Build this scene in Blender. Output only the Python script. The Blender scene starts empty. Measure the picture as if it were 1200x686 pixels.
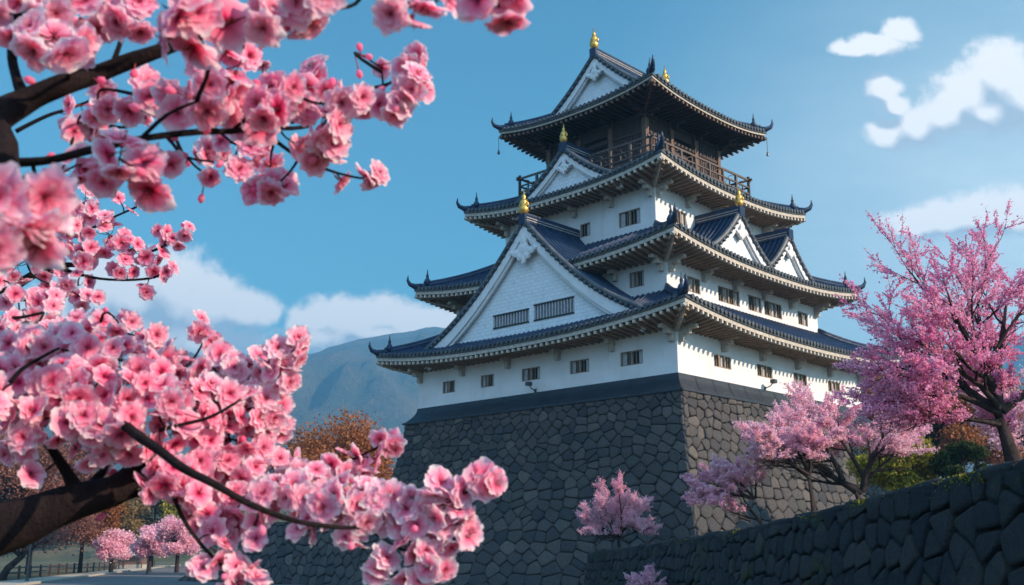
import bpy, math, random
import numpy as np
from mathutils import Vector, Matrix, noise
R = math.radians
random.seed(7)
rng = np.random.default_rng(7)
SC = bpy.context.scene
COL = SC.collection

# ------------------------------------------------------------------ camera, world, sun, exposure
EYE = 1.7
PITCH = math.atan(308/1250.0)
cam_d = bpy.data.cameras.new('camera')
cam = bpy.data.objects.new('camera', cam_d); COL.objects.link(cam)
cam.location = (0, 0, EYE); cam.rotation_euler = (math.pi/2+PITCH, 0, 0)
cam_d.sensor_width = 36; cam_d.lens = 37.5
cam_d.clip_start = 0.05; cam_d.clip_end = 30000
cam_d.dof.use_dof = True; cam_d.dof.focus_distance = 6.0; cam_d.dof.aperture_fstop = 11
SC.camera = cam

SUN_AZ, SUN_EL = 115.0, 27.0          # azimuth clockwise from the view direction
SUN_STRENGTH, SKY_STRENGTH = 3.3, 0.066
SC.view_settings.view_transform = 'Standard'; SC.view_settings.look = 'None'
SC.view_settings.gamma = 1.0; SC.view_settings.use_curve_mapping = False
SC.view_settings.exposure = 1.48
HAZE = 3.7e-4
sdir = Vector((math.sin(R(SUN_AZ))*math.cos(R(SUN_EL)), math.cos(R(SUN_AZ))*math.cos(R(SUN_EL)), math.sin(R(SUN_EL))))
sl = bpy.data.lights.new('sun', 'SUN'); sl.energy = SUN_STRENGTH; sl.angle = R(0.5); sl.color = (1.0, 0.76, 0.56)
so = bpy.data.objects.new('sun', sl); COL.objects.link(so)
so.rotation_euler = (-sdir).to_track_quat('-Z', 'Y').to_euler(); so.location = (60, 0, 60)

def ray(px, py):
    a = (px-600)/1250.0; b = (343-py)/1250.0
    return Vector((a, math.cos(PITCH)-b*math.sin(PITCH), math.sin(PITCH)+b*math.cos(PITCH)))
def at(px, py, Y):
    r = ray(px, py); return Vector((r.x/r.y*Y, Y, EYE+r.z/r.y*Y))

class NT:
    """tiny node helper"""
    def __init__(s, tree): s.t = tree
    def n(s, kind, **kw):
        nd = s.t.nodes.new(kind)
        for k, v in kw.items(): setattr(nd, k, v)
        return nd
    def put(s, v, sock):
        if isinstance(v, bpy.types.NodeSocket): s.t.links.new(v, sock)
        elif v is not None: sock.default_value = v
    def math(s, op, a, b=None, c=None, clamp=False):
        nd = s.n('ShaderNodeMath', operation=op, use_clamp=clamp)
        s.put(a, nd.inputs[0]); s.put(b, nd.inputs[1]); s.put(c, nd.inputs[2]); return nd.outputs[0]
    def vec(s, op, a, b=None):
        nd = s.n('ShaderNodeVectorMath', operation=op)
        s.put(a, nd.inputs[0]); s.put(b, nd.inputs[1]); return nd
    def mix(s, f, a, b, mode='MIX'):
        nd = s.n('ShaderNodeMix', data_type='RGBA', blend_type=mode)
        s.put(f, nd.inputs[0]); s.put(a, nd.inputs[6]); s.put(b, nd.inputs[7]); return nd.outputs[2]
    def noise(s, v, scale, detail=4, rough=.55, dist=0.0):
        nd = s.n('ShaderNodeTexNoise'); s.put(v, nd.inputs['Vector'])
        nd.inputs['Scale'].default_value = scale; nd.inputs['Detail'].default_value = detail
        nd.inputs['Roughness'].default_value = rough; nd.inputs['Distortion'].default_value = dist
        return nd.outputs[0]
    def ramp(s, f, stops):
        nd = s.n('ShaderNodeValToRGB'); s.put(f, nd.inputs[0]); cr = nd.color_ramp
        while len(cr.elements) < len(stops): cr.elements.new(.5)
        for e, (p, c) in zip(cr.elements, stops):
            e.position = p; e.color = c if len(c) == 4 else (*c, 1)
        return nd.outputs[0]
    def smooth(s, v, a, b):
        nd = s.n('ShaderNodeMapRange', interpolation_type='SMOOTHSTEP'); s.put(v, nd.inputs[0])
        nd.inputs[1].default_value = a; nd.inputs[2].default_value = b; return nd.outputs[0]

world = bpy.data.worlds.new('World'); SC.world = world; world.use_nodes = True
w = NT(world.node_tree); world.node_tree.nodes.clear()
sky = w.n('ShaderNodeTexSky', sky_type='NISHITA'); sky.sun_disc = False
sky.sun_elevation = R(SUN_EL); sky.sun_rotation = R(SUN_AZ)
sky.air_density = 1.15; sky.dust_density = 1.8; sky.ozone_density = 2.5
tc = w.n('ShaderNodeTexCoord')
sep = w.n('ShaderNodeSeparateXYZ'); w.put(tc.outputs['Generated'], sep.inputs[0])
ysafe = w.math('MAXIMUM', sep.outputs[1], 0.02)
cx = w.math('DIVIDE', sep.outputs[0], ysafe); cz = w.math('DIVIDE', sep.outputs[2], ysafe)
comb = w.n('ShaderNodeCombineXYZ'); w.put(cx, comb.inputs[0]); w.put(cz, comb.inputs[2])
BL = [  # cloud puffs: pixel x, y, radius x, radius y
 (1172,88,58,52),(1138,112,48,46),(1108,132,44,34),(1075,148,44,28),(1045,156,36,24),(1200,112,66,56),(1250,110,70,62),(1160,132,54,34),(1125,122,44,30),
 (1075,262,46,24),(1110,256,48,27),(1150,252,54,32),(1190,250,60,36),(1240,254,70,36),
 (1030,52,48,16),(1056,36,30,18),(1036,104,28,22),(1050,122,26,16),(1000,56,30,12),
 (200,340,62,58),(155,346,62,58),(110,342,62,56),(245,354,54,44),(285,360,44,28),(308,362,22,18),(240,400,80,30),(60,380,60,50),(180,400,90,40),
 (350,378,20,26),(370,374,30,28),(400,372,32,30),(430,370,34,32),(452,364,30,26),(478,376,32,24),(505,380,38,20),(535,382,26,18),(440,392,110,16),(380,400,60,20),(-60,300,90,60)]
grp = bpy.data.node_groups.new('cloud_field', 'ShaderNodeTree')
grp.interface.new_socket('P', in_out='INPUT', socket_type='NodeSocketVector')
grp.interface.new_socket('F', in_out='OUTPUT', socket_type='NodeSocketFloat')
grp.interface.new_socket('S', in_out='OUTPUT', socket_type='NodeSocketFloat')
g = NT(grp); gi = g.n('NodeGroupInput'); go = g.n('NodeGroupOutput')
P0 = gi.outputs[0]
nz = g.n('ShaderNodeTexNoise'); g.put(P0, nz.inputs['Vector']); nz.inputs['Scale'].default_value = 17; nz.inputs['Detail'].default_value = 6; nz.inputs['Roughness'].default_value = .6
off = g.vec('SUBTRACT', nz.outputs['Color'], (.5, .5, .5)).outputs[0]
off = g.vec('MULTIPLY', off, (.026, 0, .020)).outputs[0]
P1 = g.vec('ADD', P0, off).outputs[0]
acc = None
for bx_, by_, rx, ry in BL:
    r = ray(bx_, by_); X, Z = r.x/r.y, r.z/r.y
    d = g.vec('SUBTRACT', P1, (X, 0, Z)).outputs[0]
    d = g.vec('MULTIPLY', d, (1250.0/rx, 0, 1180.0/ry)).outputs[0]
    l = g.vec('LENGTH', d).outputs['Value']
    v = g.math('SUBTRACT', 1.0, l)
    if acc is None: acc = v
    else:
        nd = g.n('ShaderNodeMath', operation='SMOOTH_MAX'); g.put(acc, nd.inputs[0]); g.put(v, nd.inputs[1]); nd.inputs[2].default_value = .25; acc = nd.outputs[0]
n2 = g.noise(P0, 46, 6, .62)
n3_ = g.noise(P0, 17, 3, .5)
g.put(g.math('ADD', acc, g.math('MULTIPLY', g.math('SUBTRACT', n3_, .5), 1.5)), go.inputs[1])
acc = g.math('ADD', acc, g.math('MULTIPLY', g.math('SUBTRACT', n2, .5), 1.15))
g.put(acc, go.inputs[0])
def field(P):
    nd = w.n('ShaderNodeGroup'); nd.node_tree = grp; w.put(P, nd.inputs[0]); return nd.outputs
f0, s0 = field(comb.outputs[0])
f1 = field(w.vec('ADD', comb.outputs[0], (.012, 0, .020)).outputs[0])[1]
f2 = field(w.vec('ADD', comb.outputs[0], (.002, 0, .034)).outputs[0])[1]
alpha = w.smooth(f0, -0.14, 0.42)
lit = w.math('MULTIPLY_ADD', w.math('SUBTRACT', s0, f1), 1.25, .50)
lit = w.math('MULTIPLY_ADD', w.math('SUBTRACT', s0, f2), .9, lit, clamp=True)
front = w.math('GREATER_THAN', sep.outputs[1], 0.05)
alpha = w.math('MULTIPLY', alpha, front)
alpha = w.math('MULTIPLY', alpha, .94)
skyc = w.mix(1.0, sky.outputs[0], (0.43, 0.92, 0.92, 1), 'MULTIPLY')
vd = w.vec('LENGTH', w.vec('MULTIPLY', w.vec('SUBTRACT', comb.outputs[0], (.55, 0, .15)).outputs[0], (1.7, 0, 1.5)).outputs[0]).outputs['Value']
vn = w.noise(w.vec('MULTIPLY', comb.outputs[0], (3, 1, 9)).outputs[0], 1.6, 5, .6)
veil = w.math('MULTIPLY', w.smooth(w.math('SUBTRACT', 1.0, vd), 0.0, 1.0), w.math('MULTIPLY_ADD', vn, .7, .42))   # brightening of the sky painted in as soft white, low on the sunward side
veil = w.math('MULTIPLY', veil, front, clamp=True)
skyc = w.mix(veil, skyc, (6.2, 6.9, 6.9, 1))
ccol = w.mix(lit, (3.0, 3.6, 4.2, 1), (7.2, 7.0, 6.8, 1))
final = w.mix(alpha, skyc, ccol)
# pale blue cloud added in the unseen sky behind the viewpoint, for fill light
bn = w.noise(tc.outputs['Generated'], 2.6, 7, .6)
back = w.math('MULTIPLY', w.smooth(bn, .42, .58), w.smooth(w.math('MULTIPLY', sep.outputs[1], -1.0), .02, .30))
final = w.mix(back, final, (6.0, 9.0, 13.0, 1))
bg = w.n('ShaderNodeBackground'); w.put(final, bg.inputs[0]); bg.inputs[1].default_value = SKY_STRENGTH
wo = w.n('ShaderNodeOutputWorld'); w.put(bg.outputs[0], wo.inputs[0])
world.cycles.sampling_method = 'MANUAL'; world.cycles.sample_map_resolution = 1024
SC.cycles.use_denoising = True
SC.cycles.max_bounces = 6; SC.cycles.diffuse_bounces = 5; SC.cycles.glossy_bounces = 2
SC.cycles.transmission_bounces = 3; SC.cycles.transparent_max_bounces = 8; SC.cycles.volume_bounces = 0
SC.cycles.sample_clamp_indirect = 6

# ------------------------------------------------------------------ materials
def new_mat(name):
    m = bpy.data.materials.new(name); m.use_nodes = True; m.node_tree.nodes.clear()
    return m, NT(m.node_tree)
def finish(m, t, color, rough=.7, bump=None, bstr=.3, bdist=.02, metallic=0.0, spec=None, coat=0):
    b = t.n('ShaderNodeBsdfPrincipled'); t.put(color, b.inputs['Base Color']); t.put(rough, b.inputs['Roughness'])
    b.inputs['Metallic'].default_value = metallic
    if spec is not None: b.inputs['Specular IOR Level'].default_value = spec
    if bump is not None:
        bn = t.n('ShaderNodeBump'); bn.inputs['Strength'].default_value = bstr; bn.inputs['Distance'].default_value = bdist
        t.put(bump, bn.inputs['Height']); t.put(bn.outputs[0], b.inputs['Normal'])
    o = t.n('ShaderNodeOutputMaterial'); t.put(b.outputs[0], o.inputs[0]); return m
def obco(t): return t.n('ShaderNodeTexCoord').outputs['Object']
def c4(c): return (*c, 1)

def mat_simple(name, c1, c2, scale=6, rough=.7, bstr=.25, bdist=.02, metallic=0.0, stretch=None, spec=None):
    m, t = new_mat(name); v = obco(t)
    if stretch: v = t.vec('MULTIPLY', v, stretch).outputs[0]
    n = t.noise(v, scale, 6, .6); nb = t.noise(v, scale*7, 4, .6)
    col = t.mix(t.smooth(n, .3, .7), c4(c1), c4(c2))
    col = t.mix(t.math('MULTIPLY', t.smooth(nb, .45, .75), .35), col, c4(tuple(x*.6 for x in c1)))
    return finish(m, t, col, rough, nb, bstr, bdist, metallic, spec)

def mat_stone(name, cs, scale=1.0, moss=False):
    m, t = new_mat(name); v = obco(t)
    geo = t.n('ShaderNodeNewGeometry'); rnd = geo.outputs['Random Per Island']
    col = t.ramp(rnd, [(0, cs[0]), (.35, cs[1]), (.7, cs[2]), (1, cs[3])])
    n = t.noise(v, 1.1*scale, 6, .62); n2 = t.noise(v, 9*scale, 8, .7); n3 = t.noise(v, 40*scale, 4, .7)
    col = t.mix(t.smooth(n2, .35, .72), t.mix(1.0, col, (.62, .64, .68, 1), 'MULTIPLY'), col)
    col = t.mix(t.math('MULTIPLY', t.smooth(n, .52, .74), .45), col, (.075, .085, .06, 1))   # lichen and damp
    col = t.mix(t.math('MULTIPLY', t.smooth(n3, .58, .8), .35), col, (.3, .3, .29, 1))
    h = t.math('ADD', t.math('MULTIPLY', n2, 1.0), t.math('MULTIPLY', n3, .35))
    if moss: col = t.mix(t.math('MULTIPLY', t.smooth(t.noise(v, .9, 7, .7), .54, .66), .75), col, (.055, .062, .02, 1))
    return finish(m, t, col, .85, h, .95, .09, spec=.3)

def mat_plaster():
    m, t = new_mat('white_plaster'); v = obco(t)
    n = t.noise(v, .5, 5, .6); st = t.noise(t.vec('MULTIPLY', v, (1.5, 1.5, .28)).outputs[0], 1.3, 8, .72); nb = t.noise(v, 26, 5, .6)
    col = t.mix(t.smooth(n, .35, .7), (.69, .70, .715, 1), (.61, .62, .63, 1))
    col = t.mix(t.math('MULTIPLY', t.smooth(st, .50, .80), .55), col, (.42, .43, .43, 1))
    return finish(m, t, col, .85, nb, .18, .02)
def mat_tile(name, c1, c2):
    m, t = new_mat(name); v = obco(t)
    n = t.noise(v, 1.2, 6, .65); n2 = t.noise(v, 12, 4, .6); n3 = t.noise(v, 3.5, 3, .6)
    col = t.mix(t.smooth(n, .3, .7), c4(c1), c4(c2))
    col = t.mix(t.math('MULTIPLY', t.smooth(n2, .5, .75), .5), col, (.07, .09, .125, 1))
    sp = t.n('ShaderNodeSeparateXYZ'); t.put(v, sp.inputs[0])
    wv = t.math('FRACT', t.math('MULTIPLY', sp.outputs[2], 7.5))       # tile courses: a lip every course
    h = t.math('ADD', t.math('MULTIPLY', wv, .8), t.math('MULTIPLY', n2, .5))
    return finish(m, t, col, t.math('MULTIPLY_ADD', n3, .3, .28), h, .7, .05, spec=.4)

M = {}
M['plaster'] = mat_plaster()
M['tile'] = mat_tile('dark_roof_tile', (.006, .020, .058), (.016, .040, .095))
M['tile_edge'] = mat_tile('tile_end', (.05, .06, .075), (.11, .12, .13))
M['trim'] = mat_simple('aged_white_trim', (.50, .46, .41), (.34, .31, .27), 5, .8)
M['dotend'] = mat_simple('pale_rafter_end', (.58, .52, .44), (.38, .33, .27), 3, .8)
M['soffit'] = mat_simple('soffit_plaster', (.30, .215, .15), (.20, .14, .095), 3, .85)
M['wood'] = mat_simple('dark_brown_wood', (.030, .015, .013), (.060, .030, .024), 4, .65, stretch=(6, 6, .6))
M['wood_mid'] = mat_simple('weathered_brown_wood', (.10, .055, .038), (.17, .10, .07), 4, .7, stretch=(5, 5, 1))
M['rail'] = mat_simple('grey_brown_rail_wood', (.055, .040, .034), (.12, .085, .07), 5, .7)
M['board'] = mat_simple('black_tarred_board', (.006, .011, .021), (.014, .023, .036), 2, .5, stretch=(1, 1, 4))
M['gold'] = mat_simple('gilded_metal', (.75, .47, .12), (.55, .30, .07), 8, .38, metallic=.85)
M['shutter'] = mat_simple('grey_lattice_wood', (.42, .42, .44), (.30, .30, .32), 6, .7)
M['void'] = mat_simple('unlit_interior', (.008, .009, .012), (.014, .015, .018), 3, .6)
M['frame'] = mat_simple('window_frame_wood', (.20, .15, .11), (.30, .24, .18), 6, .7)
M['gableface'] = None
M['metal'] = mat_simple('dark_lamp_metal', (.03, .03, .035), (.05, .05, .055), 8, .4)

def mat_gable():
    m, t = new_mat('gable_brickwork_plaster'); v = obco(t)
    br = t.n('ShaderNodeTexBrick'); 
    sp = t.n('ShaderNodeSeparateXYZ'); t.put(v, sp.inputs[0]); cb = t.n('ShaderNodeCombineXYZ')
    t.put(t.math('ADD', sp.outputs[0], sp.outputs[1]), cb.inputs[0]); t.put(sp.outputs[2], cb.inputs[1])
    t.put(cb.outputs[0], br.inputs['Vector']); br.inputs['Scale'].default_value = 1.0
    br.inputs['Brick Width'].default_value = .42; br.inputs['Row Height'].default_value = .2; br.inputs['Mortar Size'].default_value = .016
    br.inputs['Color1'].default_value = (.72, .77, .81, 1); br.inputs['Color2'].default_value = (.67, .72, .76, 1); br.inputs['Mortar'].default_value = (.56, .59, .62, 1)
    n = t.noise(v, 3, 6, .6)
    col = t.mix(t.math('MULTIPLY', t.smooth(n, .5, .75), .4), br.outputs[0], (.42, .42, .42, 1))
    return finish(m, t, col, .85, t.math('SUBTRACT', 1.0, br.outputs[1]), .5, .02)
M['gableface'] = mat_gable()

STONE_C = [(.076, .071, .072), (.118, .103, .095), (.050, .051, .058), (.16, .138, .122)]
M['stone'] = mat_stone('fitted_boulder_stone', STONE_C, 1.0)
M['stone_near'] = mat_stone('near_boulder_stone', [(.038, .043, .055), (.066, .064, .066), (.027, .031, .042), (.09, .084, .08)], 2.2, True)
M['joint'] = mat_simple('stone_joint_earth', (.02, .02, .02), (.035, .035, .03), 4, .95)

def mat_bark(name, c1, c2, sc=8):
    m, t = new_mat(name); v = obco(t)
    n = t.noise(t.vec('MULTIPLY', v, (1, 1, .5)).outputs[0], sc, 8, .7, .6); n2 = t.noise(v, sc*6, 5, .7)
    col = t.mix(t.smooth(n, .35, .65), c4(c1), c4(c2))
    return finish(m, t, col, .85, t.math('ADD', n, t.math('MULTIPLY', n2, .5)), .9, .4/sc, spec=.2)
M['bark'] = mat_bark('cherry_bark', (.007, .004, .006), (.020, .012, .013), 30)
M['bark_far'] = mat_bark('dark_tree_bark', (.025, .016, .015), (.06, .042, .036), 5)

def mat_leaf(name, stops, transl=.35, rough=.6):
    m, t = new_mat(name)
    geo = t.n('ShaderNodeNewGeometry')
    n = t.noise(obco(t), .55, 3, .6)
    f = t.math('ADD', t.math('MULTIPLY', geo.outputs['Random Per Island'], .6), t.math('MULTIPLY', t.smooth(n, .3, .7), .4))
    col = t.ramp(f, stops)
    d = t.n('ShaderNodeBsdfPrincipled'); t.put(col, d.inputs['Base Color']); d.inputs['Roughness'].default_value = rough; d.inputs['Specular IOR Level'].default_value = .05
    tr = t.n('ShaderNodeBsdfTranslucent'); t.put(col, tr.inputs[0])
    mx = t.n('ShaderNodeMixShader'); mx.inputs[0].default_value = transl
    t.put(d.outputs[0], mx.inputs[1]); t.put(tr.outputs[0], mx.inputs[2])
    o = t.n('ShaderNodeOutputMaterial'); t.put(mx.outputs[0], o.inputs[0]); return m
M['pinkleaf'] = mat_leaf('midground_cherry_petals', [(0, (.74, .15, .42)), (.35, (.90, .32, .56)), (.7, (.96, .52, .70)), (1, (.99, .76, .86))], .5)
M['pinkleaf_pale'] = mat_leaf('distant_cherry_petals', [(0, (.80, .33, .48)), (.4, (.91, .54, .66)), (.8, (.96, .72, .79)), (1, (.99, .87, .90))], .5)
M['pinkleaf_deep'] = mat_leaf('deep_pink_petals', [(0, (.42, .05, .17)), (.35, (.64, .14, .30)), (.7, (.82, .32, .45)), (1, (.92, .56, .62))], .42)
M['orange'] = mat_leaf('orange_autumn_leaves', [(0, (.15, .045, .02)), (.5, (.26, .09, .03)), (1, (.38, .17, .055))], .3)
M['brown'] = mat_leaf('reddish_brown_leaves', [(0, (.13, .045, .026)), (.5, (.23, .088, .048)), (1, (.34, .16, .09))], .3)
M['rosy'] = mat_leaf('rosy_brown_leaves', [(0, (.13, .055, .045)), (.5, (.24, .11, .09)), (1, (.36, .20, .16))], .3)
M['rust'] = mat_leaf('rust_orange_leaves', [(0, (.20, .07, .03)), (.5, (.36, .14, .06)), (1, (.48, .24, .11))], .35)
M['olive'] = mat_leaf('yellow_green_leaves', [(0, (.12, .12, .014)), (.5, (.28, .25, .03)), (1, (.42, .36, .06))], .3)
M['green'] = mat_leaf('dark_green_leaves', [(0, (.02, .035, .014)), (.5, (.045, .065, .022)), (1, (.09, .11, .035))], .3)
M['tan'] = mat_leaf('tan_leaves', [(0, (.10, .06, .025)), (.5, (.19, .12, .045)), (1, (.28, .19, .08))], .3)
M['woodgreen'] = mat_leaf('woodland_leaves', [(0, (.02, .04, .03)), (.5, (.04, .07, .05)), (.9, (.07, .09, .05)), (1, (.14, .10, .05))], .2)

# ------------------------------------------------------------------ mesh helpers
class MB:
    def __init__(s): s.v = []; s.f = []; s.m = []
    def add(s, vs, fs, mi=0):
        o = len(s.v); s.v.extend([tuple(x) for x in vs]); s.f.extend([tuple(i+o for i in f) for f in fs]); s.m.extend([mi]*len(fs))
    def box(s, x0, y0, z0, x1, y1, z1, T=None, mi=0):
        vs = [(x, y, z) for z in (z0, z1) for y in (y0, y1) for x in (x0, x1)]
        if T: vs = [T(*p) for p in vs]
        s.add(vs, [(0, 2, 3, 1), (4, 5, 7, 6), (0, 1, 5, 4), (2, 6, 7, 3), (0, 4, 6, 2), (1, 3, 7, 5)], mi)
    def tube(s, pts, rad, n=8, cap=True, mi=0, squash=1.0):
        pts = [Vector(p) for p in pts]; k = len(pts)
        if isinstance(rad, (int, float)): rad = [rad]*k
        up = Vector((0, 0, 1)); prev = None; vs = []
        for i, p in enumerate(pts):
            d = (pts[min(i+1, k-1)]-pts[max(i-1, 0)]).normalized()
            if prev is None:
                a = d.cross(up if abs(d.z) < .95 else Vector((1, 0, 0))).normalized()
            else:
                a = (prev - d*prev.dot(d)); a = a.normalized() if a.length > 1e-6 else d.orthogonal().normalized()
            prev = a; b = d.cross(a)
            for j in range(n):
                t = 2*math.pi*j/n; vs.append(p+a*math.cos(t)*rad[i]+b*math.sin(t)*rad[i]*squash)
        fs = [(i*n+j, i*n+(j+1) % n, (i+1)*n+(j+1) % n, (i+1)*n+j) for i in range(k-1) for j in range(n)]
        if cap: fs += [tuple(range(n-1, -1, -1)), tuple((k-1)*n+j for j in range(n))]
        s.add(vs, fs, mi)
    def grid(s, P, nu, nv, mi=0):
        vs = [P(i, j) for i in range(nu) for j in range(nv)]
        s.add(vs, [(i*nv+j, (i+1)*nv+j, (i+1)*nv+j+1, i*nv+j+1) for i in range(nu-1) for j in range(nv-1)], mi)
    def lathe(s, c, prof, n=12, mi=0):
        vs = [(c[0]+r*math.cos(2*math.pi*j/n), c[1]+r*math.sin(2*math.pi*j/n), c[2]+z) for r, z in prof for j in range(n)]
        k = len(prof)
        s.add(vs, [(i*n+j, i*n+(j+1) % n, (i+1)*n+(j+1) % n, (i+1)*n+j) for i in range(k-1) for j in range(n)]+[tuple(range(n-1, -1, -1)), tuple((k-1)*n+j for j in range(n))], mi)
    def build(s, name, mat, parent=None, smooth=False, label=None, kind=None):
        me = bpy.data.meshes.new(name); me.from_pydata(s.v, [], s.f)
        mats = mat if isinstance(mat, (list, tuple)) else [mat]
        for m_ in mats: me.materials.append(m_)
        if len(mats) > 1: me.polygons.foreach_set('material_index', s.m)
        if smooth: me.polygons.foreach_set('use_smooth', [True]*len(s.f))
        me.update()
        return link(name, me, parent, label, kind)
def link(name, me, parent=None, label=None, kind=None):
    o = bpy.data.objects.new(name, me); COL.objects.link(o)
    if parent: o.parent = parent
    if label: o['label'] = label
    if kind: o['kind'] = kind
    return o
def tag(o, label, cat, group=None):
    o['label'] = label; o['category'] = cat
    if group: o['group'] = group
    return o
def empty(name, loc=(0, 0, 0), rz=0.0):
    o = bpy.data.objects.new(name, None); COL.objects.link(o); o.location = loc; o.rotation_euler = (0, 0, rz)
    o.empty_display_size = .3; return o
def np_mesh(name, verts, faces, mat, parent=None, smooth=False, kind=None, label=None):
    verts = np.asarray(verts, np.float32); faces = np.asarray(faces, np.int32); k = faces.shape[1]
    me = bpy.data.meshes.new(name)
    me.vertices.add(len(verts)); me.vertices.foreach_set('co', verts.ravel())
    me.loops.add(faces.size); me.loops.foreach_set('vertex_index', faces.ravel())
    me.polygons.add(len(faces)); me.polygons.foreach_set('loop_start', np.arange(0, faces.size, k, dtype=np.int32))
    try: me.polygons.foreach_set('loop_total', np.full(len(faces), k, np.int32))
    except Exception: pass
    me.polygons.foreach_set('use_smooth', np.full(len(faces), smooth, bool))
    me.materials.append(mat); me.update(calc_edges=True); me.validate()
    return link(name, me, parent, label, kind)
def struct(o): o['kind'] = 'structure'; return o

# ------------------------------------------------------------------ stonework: every stone modelled
def clip(poly, nx, ny, c):      # keep nx*x+ny*y<=c
    out = []; k = len(poly)
    for i in range(k):
        a = poly[i]; b = poly[(i+1) % k]; da = nx*a[0]+ny*a[1]-c; db = nx*b[0]+ny*b[1]-c
        if da <= 0: out.append(a)
        if (da < 0 < db) or (db < 0 < da):
            t = da/(da-db); out.append((a[0]+(b[0]-a[0])*t, a[1]+(b[1]-a[1])*t))
    return out
def stones(mb, dom, ww, hh, mapf, rnd, gap=.03, bulge=.09, jit=.32, edge_gap=0.0, size_f=None):
    """fills convex polygon dom (2D) with rounded stones; mapf(a,b,h)->3D"""
    x0 = min(p[0] for p in dom); x1 = max(p[0] for p in dom); y0 = min(p[1] for p in dom); y1 = max(p[1] for p in dom)
    seeds = []; y = y0-hh*.5; row = 0
    while y < y1+hh:
        f = size_f(y) if size_f else 1.0
        x = x0-ww+(row % 2)*ww*f*.5+rnd.uniform(-.2, .2)*ww; r = []
        while x < x1+ww*1.5:
            wv = ww*f*rnd.uniform(.72, 1.38)
            r.append((x+wv/2+rnd.uniform(-jit, jit)*ww*.35, y+rnd.uniform(-jit, jit)*hh*f))
            if rnd.random() < .05: r.append((x+wv/2+rnd.uniform(-.2, .2)*ww, y+rnd.choice((-.45, .45))*hh*f))
            x += wv
        seeds.append(r); y += hh*f; row += 1
    for ri, r in enumerate(seeds):
        near = [s for q in seeds[max(0, ri-2):ri+3] for s in q]
        for s in r:
            if not (x0-ww*.8 < s[0] < x1+ww*.8): continue
            poly = list(dom)
            for q in near:
                dx, dy = q[0]-s[0], q[1]-s[1]; d2 = dx*dx+dy*dy
                if d2 < 1e-9 or d2 > (ww*3.2)**2+(hh*3)**2: continue
                d = math.sqrt(d2)
                poly = clip(poly, dx, dy, dx*s[0]+dy*s[1]+d2/2-gap*d*.5)
                if len(poly) < 3: break
            if len(poly) < 3: continue
            A = 0; 
            for i in range(len(poly)):
                a = poly[i]; b = poly[(i+1) % len(poly)]; A += a[0]*b[1]-a[1]*b[0]
            if abs(A)/2 < ww*hh*.05: continue
            if A < 0: poly.reverse()
            for _ in range(2):   # round the corners
                q = []
                for i in range(len(poly)):
                    a = poly[i]; b = poly[(i+1) % len(poly)]
                    k = .15 if _ == 0 else .25
                    q.append((a[0]+(b[0]-a[0])*k, a[1]+(b[1]-a[1])*k)); q.append((a[0]+(b[0]-a[0])*(1-k), a[1]+(b[1]-a[1])*(1-k)))
                poly = q
            n = len(poly); cx_ = sum(p[0] for p in poly)/n; cy_ = sum(p[1] for p in poly)/n
            tx, ty = rnd.uniform(-.10, .10), rnd.uniform(-.10, .10); bl = bulge*rnd.uniform(.6, 1.35)
            vs = []
            for sc, h in ((1.0, -.12), (.985, bl*.22), (.93, bl*.70), (.74, bl*.95), (.40, bl*1.0)):
                for p in poly:
                    dx, dy = (p[0]-cx_)*sc, (p[1]-cy_)*sc
                    hn = noise.noise(Vector((p[0]*2.3*sc+s[0]*3, p[1]*2.3*sc, s[1])))*bulge*.35 if h > 0 else 0
                    hn += noise.noise(Vector((p[0]*7*sc+s[0], p[1]*7*sc, s[1]*2)))*bulge*.22 if h > 0 else 0
                    vs.append(mapf(cx_+dx, cy_+dy, h+hn+(tx*dx+ty*dy if h > 0 else 0)))
            vs.append(mapf(cx_, cy_, bl*1.05))
            fs = [(i*n+j, i*n+(j+1) % n, (i+1)*n+(j+1) % n, (i+1)*n+j) for i in range(4) for j in range(n)]
            fs += [(4*n+j, 4*n+(j+1) % n, 5*n) for j in range(n)]
            mb.add(vs, fs)

# ------------------------------------------------------------------ castle frame
AZ = R(44.05)
KO = Vector((7.88, 50.0, 0.0)); KROT = math.pi/2-AZ
def kframe(name): return empty(name, KO, KROT)
CU = CV = 9.35
H1, H2, H3, H4 = 9.35, 7.72, 5.69, 3.74
Z_BASE = 10.1

def side(k, u0, v0, u1, v1):
    """maps (along edge, inward, z) to local u,v,z for the four sides"""
    if k == 0: return (lambda a, d, z: (u0+d, v0+a, z)), v1-v0
    if k == 1: return (lambda a, d, z: (u0+a, v0+d, z)), u1-u0
    if k == 2: return (lambda a, d, z: (u1-d, v0+a, z)), v1-v0
    return (lambda a, d, z: (u0+a, v1-d, z)), u1-u0

# ---- stone base of the keep
def base_off(z): return .52+2.5*((9.35-z)/9.35)**1.45
base = kframe('stone_base'); tag(base, 'tall curved stone base of fitted boulders under the white castle keep', 'stone wall')
rs = random.Random(3)
BH = 9.25
core = MB()
for k in range(4):
    L = 18.7
    def mp(a, b, h, k=k):
        o = base_off(b); aa = -o+(a/L)*(L+2*o)
        T, _ = side(k, 0, 0, 18.7, 18.7)
        return T(aa, -o-h*.97, b+h*.22)
    core.grid(lambda i, j: mp(L*i/12, BH*j/14, -.07), 13, 15)
    if k < 2:
        mb = MB()
        if k == 0: stones(mb, [(0, -.4), (L, -.4), (L, BH), (0, BH)], .80, .50, mp, rs, .028, .05, jit=.15, size_f=lambda y: 1.12-.035*y)
        else: stones(mb, [(0, -.4), (L, -.4), (L, BH), (0, BH)], .78, .56, mp, rs, .034, .07, jit=.17, size_f=lambda y: 1.12-.035*y)
        mb.build('stone_facing', M['stone'], base, smooth=True)
core.box(-.5, -.5, 8.9, 19.2, 19.2, 9.24)
core.build('stone_core', M['joint'], base)

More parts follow.
